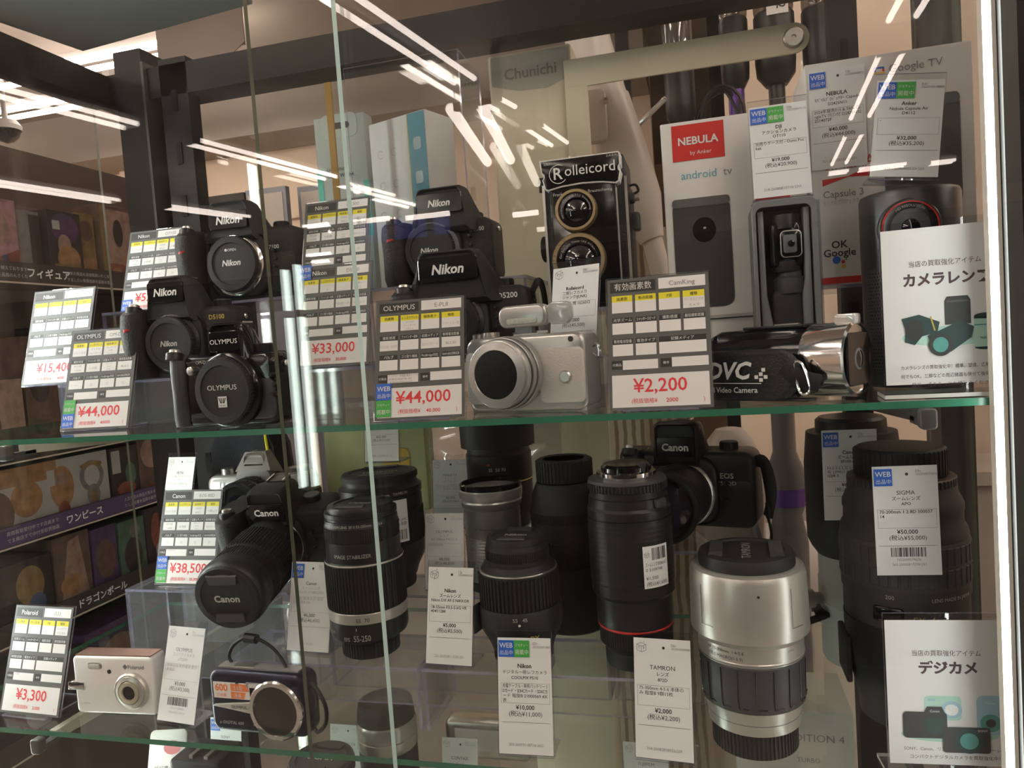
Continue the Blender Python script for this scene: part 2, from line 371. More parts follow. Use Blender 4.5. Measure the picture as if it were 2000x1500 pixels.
cpart('slotted_upright', [(.160, .190, YB + .0, YB + .025, .05, 1.80, FRAME)] + [(.170, .179, YB - .0015, YB + .001, z, z + .03, FRAMEB) for z in np.arange(.9, 1.78, .075)])
cpart('back_panel', [(-.755, -.737, YB + .03, YB + .034, .05, 1.80, FRAMEG)])
cpart('top_rail', [(X0, X1, YB - .005, YB + .045, 1.748, 1.792, FRAME)])
cpart('top_rail', [(-.862, -.822, .50, YB, 1.748, 1.79, FRAME)])
cpart('top_rail', [(X1 - .02, X1 + .02, .50, YB, 1.748, 1.79, FRAME)])
cpart('front_post', [(.1945, .2035, .5482, .585, .05, 1.82, FRAMEG), (.2035, .42, .5482, .60, .05, 1.82, FRAMEB)])
cpart('front_post', [(-.90, -.855, .535, .60, .05, 1.82, FRAME)])
cpart('top_rail', [(-.9, .42, .535, .575, 1.80, 1.86, FRAME)])
cpart('case_base', [(-.86, .30, .57, YB + .04, 0, .09, FRAME)])
LED = mat('led_diffuser', (.95, 1., .985), .4, emis=15.)
LEDL = mat('led_diffuser_cool', (.95, 1., .98), .4, emis=42.)
LEDH = mat('led_housing', (.62, .55, .48), .5, var=.05)
m = MB(); m.M = Matrix.Translation(-off)
led = m.box(.1875, .1912, .5555, .5590, .30, 1.80, LED).build('light_strip', case, 'white lit strip down the right front post', False)
m = MB(); m.M = Matrix.Translation(-off); m.box(.1914, .1940, .5550, .568, .30, 1.80, LEDH).box(.1875, .1914, .5592, .568, .30, 1.80, LEDH).build('strip_housing', led, None, False)
m = MB(); m.M = Matrix.Translation(-off)
led = m.box(-.850, -.845, .590, .612, .30, 1.80, LEDL).build('light_strip', case, 'white lit strip down the left front post', False)
# frosted board closing the rear part of the roof at the left
ROOF = mat('grey_green_board', (.105, .115, .105), .6, var=.15, vs=3)
m = MB(); m.M = Matrix.Translation(-off)
m.add([(-.86, .55, 1.80), (-.80, .868, 1.80), (-.515, .838, 1.80), (-.50, .55, 1.80), (-.86, .55, 1.806), (-.80, .868, 1.806), (-.515, .838, 1.806), (-.50, .55, 1.806)],
      [(0, 1, 2, 3), (4, 5, 6, 7), (0, 1, 5, 4), (1, 2, 6, 5), (2, 3, 7, 6), (3, 0, 4, 7)], ROOF).build('roof_board', case, None, False)
def glass_box(x0, x1, y0, y1, z0, z1, medge, face='y', mface=None):
    """pane whose two large faces are clear and whose rim shows the edge colour"""
    m = MB(); v = [(x, y, z) for x in (x0, x1) for y in (y0, y1) for z in (z0, z1)]
    f = [(0, 1, 3, 2), (4, 6, 7, 5), (0, 4, 5, 1), (2, 3, 7, 6), (0, 2, 6, 4), (1, 5, 7, 3)]
    ax = {'x': (0, 1), 'y': (2, 3), 'z': (4, 5)}[face]
    return m.add(v, f, [(mface or GLASS) if i in ax else medge for i in range(6)])
tag(glass_box(-.3415, .41, .5420, .5475, .06, 1.80, GEDGE3).build('sliding_glass_door', smooth=False), 'right sliding glass door of the showcase, its dark left edge crossing the picture', 'glass door', 'sliding glass doors')
tag(glass_box(-.853, -.2595, .5310, .5385, .06, 1.80, GEDGE2).build('sliding_glass_door', smooth=False), 'left sliding glass door of the showcase, with a pale green right edge', 'glass door', 'sliding glass doors')
_g = glass_box(-.756, .255, YB + .022, YB + .026, .06, 1.75, GEDGE3); _g.v = [np.concatenate(_g.v) - np.array(off)]; _g.build('glass_panel', case, None, False)
_g = glass_box(-.8415, -.8375, .60, YB - .02, .06, 1.75, GEDGE3, 'x'); _g.v = [np.concatenate(_g.v) - np.array(off)]; _g.build('glass_panel', case, None, False)
_g = glass_box(.283, .287, .605, YB - .02, .06, 1.75, GEDGE3, 'x'); _g.v = [np.concatenate(_g.v) - np.array(off)]; _g.build('glass_panel', case, None, False)
BRKT = mat('cream_bracket', (.55, .52, .42), .5, var=.05)
for z, lab in ((ZU, 'upper glass shelf holding DSLR bodies and projectors'), (ZL, 'lower glass shelf holding lenses and compact cameras'), (ZB, 'bottom glass shelf mostly hidden under the others')):
    s = tag(glass_box(-.80, .19, YF, YB - .02, z - .0052, z, GEDGE, 'z', SHELFGLASS).build('glass_shelf', smooth=False), lab, 'shelf')
    s_x = [(-.656, BRKT), (.148, FRAMEG)]
    for x, mm in s_x:
        t = thing('shelf_bracket', ('cream' if x < 0 else 'dark grey') + ' bracket arm with a clip under the %s end of the %s shelf' % ('left' if x < 0 else 'right', {ZU: 'upper', ZL: 'lower', ZB: 'bottom'}[z]), 'shelf bracket', (x, YF, z - .006))
        MB().add([(-.004, .012, -.010), (.004, .012, -.010), (.004, .35, -.028), (-.004, .35, -.028), (-.004, .012, -.0004), (.004, .012, -.0004), (.004, .35, -.0004), (-.004, .35, -.0004)],
                 [(0, 1, 2, 3), (4, 5, 6, 7), (0, 1, 5, 4), (1, 2, 6, 5), (2, 3, 7, 6), (3, 0, 4, 7)], mm).build('arm', t, smooth=False)
        MB().at((0, -.006, -.0062)).extr(rrect(.011, .015, .003), -.004, .0052, FRAMEG, .0015).box(-.004, .004, .004, .03, -.006, -.001, FRAMEG).build('clip', t)
# ------------------------------------------------------------------ cards, tags, risers
def riser(x0, x1, y0, y1, zt, zb, label, lip=None, t=.003, m=ACR):
    """clear acrylic bench: top, front (or a short front lip) and two sides"""
    o = thing('acrylic_riser', label, 'riser', ((x0 + x1) / 2, (y0 + y1) / 2, zb), group=None)
    c = o.location; L = lambda *b: (b[0] - c.x, b[1] - c.x, b[2] - c.y, b[3] - c.y, b[4] - c.z, b[5] - c.z)
    def pane(name, b, face):
        g = glass_box(*L(*b), AEDGE, face, m); g.build(name, o, None, False)
    pane('top_panel', (x0, x1, y0, y1, zt - t, zt), 'z')
    pane('front_panel', (x0, x1, y0, y0 + t, (zt - lip) if lip else zb + .0004, zt - t), 'y')
    pane('side_panel', (x0, x0 + t, y0 + t, y1, zb + .0004, zt - t), 'x')
    pane('side_panel', (x1 - t, x1, y0 + t, y1, zb + .0004, zt - t), 'x')
    return o

def sticker(kind, parent, x, z, s=.0155, h=None, y=-.0008, tilt=0):
    h = h or s; m = MB(); k = s / .0155; q = h / .0155
    c = BLU if kind == 'W' else GRN
    m.box(x, x + s, y, y + .0003, z, z + h, c)
    if kind == 'W':
        m.text('WEB', x + s / 2, z + .0086 * q, .0066 * min(k, q), WINK, y - .0001, bold=.012, fit=s * .86)
        m.text('出品中', x + s / 2, z + .0023 * q, .0048 * min(k, q), WINK, y - .0001, bold=.02, fit=s * .86)
    else:
        m.text('ジモティー', x + s / 2, z + .0100 * q, .0032 * min(k, q), WINK, y - .0001, fit=s * .84)
        m.text('掲載中', x + s / 2, z + .0028 * q, .0052 * min(k, q), WINK, y - .0001, bold=.02, fit=s * .86)
    return m.build('web_sticker' if kind == 'W' else 'listing_sticker', parent, 'blue sticker' if kind == 'W' else 'green sticker', False)

SLR_H = (('画素数', 'レンズマウント', '撮像素子', '種類'), ('撮影感度', 'ファインダー倍率', '記録メディア', '専用電池型番'), ('バルブ', 'ゴミ取り機能', 'PictBridge対応', 'RAW+JPEG同時記録'))
CMP_H = (('画素数', '焦点距離', 'F値', '種類'), ('光学ズーム', 'シャッタースピード', '撮影感度', '最短撮影距離'), ('専用電池型番', '電池タイプ', '記録メディア'))
def price_card(loc, yaw, lean, brand, model, price, net, label, heads=SLR_H, cells=(), stick='', w=.080, h=.109, sh=None, acc='', foot=True, paren=True):
    t = thing('price_card', label, 'price card', loc, (0, 0, yaw), 'grey spec cards with red prices')
    c = MB().at((0, 0, 0), (-lean, 0, 0))
    c.box(-w / 2, w / 2, 0, .0006, .0006, h, CGREY)
    y = -.00015; y2 = -.0003
    W = w - .005; xl = -W / 2; row = lambda a: h * (1 - a)
    # header
    c.rect(xl, -.0012, row(.105), row(.022), CDARK, y); c.rect(.0012, -xl, row(.100), row(.018), PAPER, y)
    c.text(brand, (xl - .0012) / 2, row(.085), .0068, WINK, y2, bold=.008, fit=W * .4); c.text(model, (-xl + .0012) / 2, row(.080), .0055, GINK, y2, fit=W * .42)
    zs = ((.130, .262), (.300, .425), (.462, .590))
    for r_, (a, b) in enumerate(zs):
        H = heads[r_]; n = len(H)
        ws = [W * .25] * 4 if n == 4 else [W * .245, W * .245, W * .51]
        x = xl
        for i in range(n):
            cw = ws[i]; g = .0011; xa, xb = x + g, x + cw - g; x += cw; hd = a + (b - a) * (.36 if r_ == 0 else .32)
            c.rect(xa, xb, row(hd), row(a), YEL if r_ == 0 else CDARK, y); c.rect(xa, xb, row(b), row(hd), PAPER, y)
            c.text(H[i], (xa + xb) / 2, row(hd) + .0013, .0030, CDARK if r_ == 0 else WINK, y2, bold=.015, fit=(xb - xa) * .9)
            v = dict(cells).get((r_, i))
            if v:
                L = v.split('|'); hh = (row(hd) - row(b)) / len(L)
                for k, q in enumerate(L): c.text(q, (xa + xb) / 2, row(hd) - (k + .72) * hh, min(.0034, hh * .62), GINK if len(q) < 7 else LINK, y2, fit=(xb - xa) * .9)
    c.rect(xl, xl + .0085, row(.690), row(.625), CDARK, y); c.rect(xl + .0088, -.001, row(.695), row(.625), PAPER, y)
    c.rect(.001, .0095, row(.690), row(.625), CDARK, y); c.rect(.0097, -xl, row(.690), row(.620), PAPER, y)
    c.text('付属品', xl + .0042, row(.665), .0024, WINK, y2, fit=.0075); c.text('備考', .0052, row(.665), .0024, WINK, y2)
    if acc:
        for k, q in enumerate(acc.split('|')): c.text(q, xl + .0098, row(.645) - k * .0028, .0024, GINK if '|' in acc else LINK, y2, al='l', fit=.027)
    c.rect(xl, -xl, row(.975), row(.735), PAPER, y)
    px = .0035 if stick else 0.
    c.text(price, px, row(.865), .0150, RINK, y2, bold=.012, fit=W * .72); c.text('(税抜価格¥', px - W * .30, row(.945), .0045, RINK, y2, al='l', bold=.012, fit=W * .27)
    c.text(net, px + W * .12, row(.945), .0046, RINK, y2, bold=.012)
    if paren: c.text(')', W * .44, row(.945), .0046, RINK, y2)
    c.build('card', t, None, False)
    s = MB().at((0, 0, 0), (-lean, 0, 0)); s.M = s.M @ Matrix.Translation((0, .0009, 0))
    s.M = s.M
    hb = glass_box(-w / 2 - .0012, w / 2 + .0012, 0, .0016, .0, h + .0015, AEDGE, 'y', ACR)
    hb.v = [np.array(s.M)[:3, :3] @ np.array(q) + np.array(s.M)[:3, 3] for q in np.concatenate(hb.v)]; hb.v = [np.array(hb.v)]
    if foot:
        f = glass_box(-w * .36, w * .36, -.006, .046, .0, .0016, AEDGE, 'z', ACR); hb.add(np.concatenate(f.v), f.f, [f.mats[i] for i in f.m])
    hb.build('acrylic_stand', t, 'clear acrylic stand', False)
    for i, k in enumerate(stick):                   # letters W / G stacked upwards from the lower left corner
        e = Vector((0, 0, 0)); so = sticker(k, t, xl - .0012, .0035 + .0148 * i, .0138, .0146)
        so.rotation_euler = (R(-lean), 0, 0)
    return t

def tf_logo(m, x, z, s, ink, y):
    a = s * .5; t = s * .05
    P6 = [(x, z - a), (x + a * .9, z - a * .62), (x + a * .9, z + a * .45), (x, z + a * .8), (x - a * .9, z + a * .45), (x - a * .9, z - a * .62)]
    for i in range(6): m.line(P6[i], P6[(i + 1) % 6], t, ink, y)
    m.line((x, z + a * .1), (x, z - a), t, ink, y); m.line((x, z + a * .1), (x + a * .9, z + a * .45), t, ink, y); m.line((x, z + a * .1), (x - a * .9, z + a * .45), t, ink, y)
    m.text('T', x - a * .46, z - a * .45, s * .38, ink, y, bold=.02); m.text('F', x + a * .46, z - a * .45, s * .38, ink, y, bold=.02)
    m.line((x + a * .4, z + a * .9), (x + a * .55, z + a * 1.15), t, ink, y)

def barcode(m, x0, x1, z0, z1, y, seed=1):
    rnd = random.Random(seed); x = x0
    while x < x1:
        wv = rnd.choice((.0003, .0003, .0006, .0009)); m.rect(x, min(x + wv, x1), z0, z1, INK, y); x += wv + rnd.choice((.0003, .0006, .0006))

def price_tag(loc, yaw, lean, brand, lines, box, price, gross, code, serial, foot_no, label, stick='', w=.047, h=.0945, bar=False, stand=True, faint=False, name='price_tag'):
    t = thing(name, label, 'price tag', loc, (0, 0, yaw), 'white printed price tags')
    c = MB().at((0, 0, 0), (-lean, 0, 0)); z0 = .0025 if stand else 0
    I1 = GINK if faint else INK; I2 = LINK if faint else GINK
    c.box(-w / 2, w / 2, 0, .0004, z0, h, PAPERG)
    y = -.0002; H = h - z0; ks = min(1., H / .092); q = lambda a: h - H * a
    # punched hole and numbers
    c.poly(ell(.0012, .0012, 12, w * .03, q(.075)), CDARK, y)
    c.text(code, w * .16, q(.062), .0034, I2, y, al='l'); c.text(serial, w * .16, q(.088), .0026, I2, y, al='l', fit=w * .33)
    if not stick: tf_logo(c, -w * .36, q(.075), .0085, I2, y)
    c.text(brand, 0, q(.262), .0050 * ks, I1, y, bold=.02, fit=w * .8)
    for i, s in enumerate(lines): c.text(s, 0, q(.312 + .047 * i), .0036, I1 if not faint else I2, y, bold=.008, fit=w * .86)
    c.frame(-w * .45, w * .46, q(.568), q(.395), .00022, I2, y)
    for i, s in enumerate(box): c.text(s, -w * .42, q(.432 + .042 * i), .0037, I1 if not faint else I2, y, al='l', bold=.008, fit=w * .84)
    c.text(price, 0, q(.620), .0050 * ks, I1, y, bold=.014); c.text('(税込' + gross + ')', 0, q(.676), .0050 * ks, I1, y, bold=.014, fit=w * .7)
    c.line((-w * .45, q(.730)), (w * .46, q(.730)), .00025, I1, y)
    if bar:
        barcode(c, -w * .27, w * .27, q(.83), q(.745), y, len(serial)); c.text(serial, 0, q(.868), .0028, I2, y, fit=w * .58); c.text(foot_no, 0, q(.912), .0028, I2, y, fit=w * .75)
    else: c.text(foot_no, 0, q(.93), .0032, I2, y, fit=w * .78)
    c.build('paper', t, None, False)
    if stand:
        M_ = Euler((R(-lean), 0, 0)).to_matrix().to_4x4() @ Matrix.Translation((0, .0007, 0)); A = np.array(M_)
        hb = glass_box(-w / 2 - .001, w / 2 + .001, 0, .0014, 0, h + .006, AEDGE, 'y', ACR)
        hb.v = [np.concatenate(hb.v) @ A[:3, :3].T + A[:3, 3]]
        d = .030
        f = glass_box(-w / 2 - .001, w / 2 + .001, .003, d, .0002, .0016, AEDGE, 'z', ACR); hb.add(np.concatenate(f.v), f.f, [f.mats[i] for i in f.m])
        hb.build('acrylic_stand', t, 'clear acrylic stand', False)
    for i, k in enumerate(stick):
        so = sticker(k, t, -w * .48 + i * .0138, h - .0158, .0136, .0138); so.rotation_euler = (R(-lean), 0, 0)
    return t

def on(px0, px1, z):
    """two bottom corners on a level -> centre, width, yaw"""
    a, b = PZ(*px0, z), PZ(*px1, z); return (a + b) / 2, (b - a).length, math.degrees(math.atan2(b.y - a.y, b.x - a.x))
# ------------------------------------------------------------------ risers on the shelves
T1, T2 = ZU + .048, ZU + .128          # upper shelf tiers
S1, S2, S3 = ZL + .061, ZL + .101, ZL + .147   # lower shelf tiers
riser(-.690, -.50, .664, .722, T1, ZU, 'clear acrylic riser at the left end of the upper shelf under the ¥15,400 card', m=ACRM)
riser(-.498, -.425, .652, .722, T1, ZU, 'narrow clear acrylic riser between the left riser and the one under the ¥33,000 card', m=ACRM)
riser(-.423, -.292, .628, .735, T1, ZU, 'clear acrylic riser under the ¥33,000 card', m=ACRM)
riser(-.288, -.135, .645, .735, T1, ZU, 'clear acrylic riser under the lower right black DSLR body')
riser(-.680, -.427, .726, .915, T2, ZU, 'tall clear acrylic riser at the back left of the upper shelf')
riser(-.4245, -.170, .738, .915, T2, ZU, 'tall clear acrylic riser under the upper right black DSLR body')
riser(-.140, -.045, .655, .80, ZU + .086, ZU, 'clear acrylic riser under the twin lens camera')
riser(.100, .186, .745, .905, ZU + .092, ZU, 'clear acrylic riser under the white projector box with a lens camera tag')
riser(-.655, -.415, .692, .755, S2, ZL, 'clear acrylic riser at the left of the lower shelf under the ¥38,500 card', m=ACRM)
riser(-.468, -.268, .613, .688, S1, ZL, 'low clear acrylic riser under the lens with the silver ring', lip=.035, m=ACRM)
riser(-.264, -.030, .613, .690, S1, ZL, 'long low clear acrylic riser under the middle lenses', lip=.035)
riser(-.400, -.180, .692, .755, S2, ZL, 'clear acrylic riser behind, under the lens with a barcode sticker')
riser(-.177, -.103, .692, .77, S1, ZL, 'small clear acrylic riser under the lens with a ribbed black rear cap')
riser(-.660, -.20, .788, .90, S3, ZL, 'tall clear acrylic riser at the back of the lower shelf under the silver film camera', m=ACRM)
riser(-.100, .046, .694, .852, S3, ZL, 'tall clear acrylic riser under the black film SLR')

# ------------------------------------------------------------------ grey price cards
def card(b0, b1, z, *a, **k):
    c, wd, yw = on(b0, b1, z); c.z = z + .0004; return price_card(c, yw, *a, **k)
CL = {(0, 0): '1620万画素', (0, 1): 'ニコンFマウント', (0, 2): 'CMOS|APS-C', (0, 3): '一眼レフ', (1, 0): 'ISO100|～6400', (1, 1): '0.78倍', (1, 2): 'SDカード|SDHC|SDXC', (1, 3): 'EN-EL14', (2, 0): '－', (2, 1): '○', (2, 2): '○', (2, 3): '○'}
OM = dict(CL); OM.update({(0, 1): 'マイクロ|フォーサーズ', (0, 2): 'フォーサーズ|4/3型|LiveMOS', (0, 3): 'ミラーレス', (1, 1): '1.15倍', (1, 3): 'BLN-1'})
_y = .627; price_card((P(183, 840, _y).x, _y, ZU + .0004), 4, 17, 'OLYMPUS', 'OM-D E-M5', '¥44,000', '40000', 'grey spec card priced ¥44,000 at the front left, green sticker above blue', cells=OM, stick='WG')
_y = .673; price_card((P(101, 748, _y).x, _y, T1 + .0004), 0, 16, 'Nikon', 'D5100', '¥15,400', '14000', 'grey spec card priced ¥15,400 at the far left of the upper shelf', cells=CL, acc='充電器のみ', w=.086, h=.113)
CL2 = dict(CL); CL2[(1, 1)] = '0.94倍'
_y = .772; price_card((P(288, 590, _y).x, _y, T2 + .0004), 2, 17, 'Nikon', 'D7100', '¥52,800', '48000', 'grey spec card high at the back left, half hidden by a black DSLR body', cells=CL2, acc='本体のみ', stick='W')
_y = .690; price_card((P(650, 720, _y).x, _y, T1 + .0004), 0, 14, 'Nikon', 'D5200', '¥33,000', '30,000', 'grey spec card priced ¥33,000 with a blue sticker in its top corner', cells={(0, 1): 'ニコンFマウント|F', (0, 3): '一眼レフ|○', (1, 2): 'SDカード', (1, 3): 'EN-EL14'}, w=.080)
CL3 = dict(CL); CL3[(1, 1)] = '0.82倍'
_y = .745; price_card((P(650, 560, _y).x, _y, T2 + .0004), 0, 15, 'Nikon', 'D5300', '¥44,000', '40,000', 'grey spec card standing behind and above the ¥33,000 card', cells=CL3, w=.080)
card((727, 825), (912, 815), ZU, 17, 'OLYMPUS', 'E-PL8', '¥44,000', '40,000', 'grey spec card priced ¥44,000 beside the silver mirrorless camera', cells={(0, 1): 'マイクロ|フォーサーズ|マウント', (0, 3): 'ミラーレス一眼', (1, 0): 'ISO200～25600', (1, 2): 'SDHCカード', (1, 3): 'BLS-50'}, stick='GW', acc='バッテリー 充電器 電源ケーブル|ZUIKO DIGITAL ED|14-42mm F3.5-5.6 EZ')
card((1190, 805), (1396, 797), ZU, 14, '有効画素数', 'CamKing', '¥2,200', '2000', 'grey spec card priced ¥2,200 beside the black camcorder', heads=CMP_H, cells={(0, 3): 'デジタルビデオ|カメラ'}, h=.108)
_y = .705; price_card((P(360, 1156, _y).x, _y, S2 + .0004), 0, 17, 'Canon', 'EOS 80D', '¥38,500', '35,000', 'grey spec card priced ¥38,500 beside the DSLR with a long zoom', cells=CL, stick='GW', acc='充電器のみ')
card((0, 1392), (112, 1404), ZL, 17, 'Polaroid', 'i533', '¥3,300', '3,000', 'grey spec card priced ¥3,300 at the left end of the lower shelf', heads=CMP_H, cells={(0, 3): 'コンパクト|デジタル'}, acc='充電器')
_s = [o for o in bpy.data.objects if o.get('label', '').startswith('grey spec card priced ¥33,000')][0]
so = sticker('W', _s, -.0435, .0955, .0150, .0165); so.rotation_euler = (R(-14), 0, 0)

# ------------------------------------------------------------------ white price tags
def tagp(b0, b1, z, *a, **k):
    c, wd, yw = on(b0, b1, z); c.z = z + .0004; return price_tag(c, yw, *a, **k)
tagp((1068, 704), (1168, 699), ZU + .042, 12, 'Rolleicord', ('二眼レフカメラ', 'ジャンク(JUNK)'), ('R3 ・HB レ無 1626012',), '¥5,000', '¥5,500', '06r', '1022010289907', '', 'white tag priced ¥5,000 in front of the twin lens camera', h=.083)
_b = thing('acrylic_riser', 'small clear acrylic block under the tag of the twin lens camera', 'riser', (PZ(1118, 702, ZU + .042).x, PZ(1118, 702, ZU + .042).y + .014, ZU))
glass_box(-.027, .027, -.018, .018, .0003, .042, AEDGE, 'y', ACR).build('block', _b, None, False)
price_tag((.0735, .680, ZU + .1666), 0, 9, 'DJI', ('アクションカメラ', 'OT110'), ('別売りケース付 - Osmo Poc', 'ket'), '¥19,000', '¥20,900', '08r', '1022008473123', '218-26080810710r25H', 'white tag priced ¥19,000 standing on the grey pocket camera case', stick='WG', w=.047, h=.084)
a = P(1640, 328, .7385)
price_tag(a, 0, -1.0, 'NEBULA', ('ﾓﾊﾞｲﾙﾌﾟﾛｼﾞｪｸﾀｰ Capsule', 'D2425N11'), ('2024年発売ｷｯﾄ & 7AN Go', 'ogleTV ﾘﾓｺﾝ付 D2425N32', '2514072F'), '¥40,000', '¥44,000', '10r', '1022008489876', '321-25102818210r251', 'white tag priced ¥40,000 taped to the tall white projector box', stick='W', w=.047, h=.0885, stand=False)
_t = price_tag((.1640, .668, ZU + .1660), -3, 10, 'Anker', ('Nebula Capsule Air', 'D4112'), ('-',), '¥32,000', '¥35,200', '04r', '1022010118862', '321-26080408520r260', 'white tag priced ¥32,000 standing on the dark round projector', stick='WG', w=.050, h=.084); _t.rotation_euler = Euler((0, R(8), R(-3))); _t.location.z += .0032
tagp((303, 1411), (381, 1423), ZL, 17, 'OLYMPUS', ('コンパクトカメラ', 'μ725SW'), ('本体のみ 充作電池 動作', '未確認'), '¥3,000', '¥3,300', '05r', '1022010280866', '208-26053118710', 'white tag priced ¥3,000 left of the navy compact camera', bar=True, faint=True, h=.092)
tagp((974, 1478), (1083, 1484), ZL, 13, 'Nikon', ('デジタル一眼レフカメラ', 'COOLPIX P510'), ('充電ケーブル・専用バッテリー S', 'Dカード ・SDHCカード ・SDXCカ', 'ード 程度B 21000569 4X', '表'), '¥10,000', '¥11,000', '07r', '1022010031887', '203-26073118710r26G', 'white tag priced ¥10,000 with blue and green stickers at the front', stick='WG', h=.0975)
tagp((1244, 1485), (1354, 1498), ZL, 13, 'TAMRON', ('レンズ', '872D'), ('75-300mm 4-5 6 本体の', 'み 程度B 9群13枚'), '¥2,000', '¥2,200', '06r', '1022010290888', '104-26082818552r20F', 'white tag priced ¥2,000 left of the silver zoom lens', h=.0975)
_y = .617; price_tag((P(876, 1306, _y).x, _y, S1 + .0004), -3, 15, 'Nikon', ('ズームレンズ', 'Nikon DX AF-S NIKKOR'), ('18-55mm F3.5-5.6G VR', '40451288'), '¥5,000', '¥5,500', '12r', '1022008562021', '221-26052811320r251', 'white tag priced ¥5,000 in front of the matte black zoom lens', w=.045, h=.0885)
_y = .632; price_tag((P(600, 1280, _y).x, _y, S1 + .0004), -3, 15, 'Canon', ('ズームレンズ', 'IMAGE STABILIZER'), ('55-250 本体のみ 保証', '有 程度B 1X'), '¥6,000', '¥6,600', '08r', '1022010278', '4718r260', 'pale tag with a blue sticker left of the lens with the silver ring', stick='W', faint=True, h=.088)
_y = .700; price_tag((P(868, 1155, _y).x, _y, S2 + .0004), 0, 12, 'OLYMPUS', ('レンズ', '40-150mm F4-5.6 R'), ('MNXX090',), '¥8,000', '¥8,800', '11r', '1022010280131', '', 'white tag behind the ¥5,000 tag, left of the grey metal lens', faint=True, w=.042, h=.080)
price_tag((-.290, .792, S3 + .0004), 0, 8, 'MINOLTA', ('Ｘレンズ', 'AF ZOOM'), ('35-70mm 1:4 本体のみ Bラ', 'ンク 程度B 1550001'), '¥2,000', '¥2,200', '13r', '1022007905880', '', 'white tag furthest back in the middle with plastic wrap behind it', faint=True, w=.042, h=.075)
price_tag((P(343, 1058, .800).x, .800, S3 + .0004), -6, 16, 'PETRI', ('一眼レフカメラ', 'FT'), ('シャッター不良の為', ), '¥3,000', '¥3,300', '13r', '1022010287', '', 'white tag leaning behind the ¥38,500 card', faint=True, w=.045, h=.088)
price_tag((-.3300, .706, S2 + .1345), 0, 8, 'SIGMA', ('レンズ',), ('1.4 MC 30117562',), '¥25,000', '¥27,500', '04r', '1022010284', '208-26070917110', 'white tag priced ¥25,000 on the cap of the stickered lens', faint=True, w=.038, h=.066)
price_tag((.1515, .6435, ZL + .143), 4, 2, 'SIGMA', ('ズームレンズ', 'APO'), ('70-200mm 1 2 8D 300037', '14'), '¥50,000', '¥55,000', '09r', '1022009579676', '363-25092817270r251', 'white tag priced ¥50,000 with a barcode, against the big black telephoto', stick='W', bar=True, w=.0485, h=.0885, stand=False)
price_tag((.1270, .742, ZL + .163), 0, -3, 'Canon', ('ズームレンズ', 'EF100-400'), ('F4.5-5.6 L IS USM 本体', '有 239911 IMAGE STABIL', 'IZER 0'), '¥60,000', '¥66,000', '03r', '1022010032122', '319-26', 'white tag half hidden behind the ¥50,000 tag', stick='W', w=.0475, h=.0865, stand=False)
price_tag((-.078, .699, S3 + .0004), 0, 6, 'Canon', ('フィルムカメラ', 'EOS750'), ('本体',), '¥3,000', '¥3,300', '07r', '1022010', '', 'white tag mostly hidden behind the upturned lens with a sticker', w=.040, h=.080)
# ------------------------------------------------------------------ cameras
def humprings(spec):
    """spec: (y, bottom width, top width, z0, z1)"""
    rs = []
    for y, wb, wt, z0, z1 in spec:
        h = z1 - z0; r = min(.006, h * .35, wt * .3); o = [(wb / 2, z0), (wt / 2 + (wb - wt) / 2 * .25, z0 + h * .65)]
        for i in range(5): a = R(15 + 75 * i / 4); o.append((wt / 2 - r + r * math.cos(a), z1 - r + r * math.sin(a)))
        o += [(-a, b) for a, b in o[::-1]]
        rs.append([(a, y, b) for a, b in o])
    return rs

def mount_cap(t, cx, cz, r, txt, kw, y0=0., cap=True, m=BLKM, rim=None):
    p = MB().at((cx, y0, cz), (90, 0, 0)).lathe([(r * 1.16, -.004), (r * 1.16, .001), (r * 1.08, .0035), (r * 1.02, .004)], CHRW if rim is None else rim).build('mount_ring', t)
    if not cap: return p
    m_ = MB().at((cx, y0, cz), (90, 0, 0))
    m_.ribs(r * 1.03, .002, .0085, m, 60, .0006).lathe([(r * 1.0, .0082), (r * .98, .0098), (r * .78, .0100), (r * .76, .0088), (.001, .0088)], m)
    m_.M = Matrix.Translation((cx, 0, cz))
    for s, x, z, size, ink, k in txt: m_.text(s, x, z, size, ink, y0 - .0091, **k)
    return m_.build('body_cap', t)

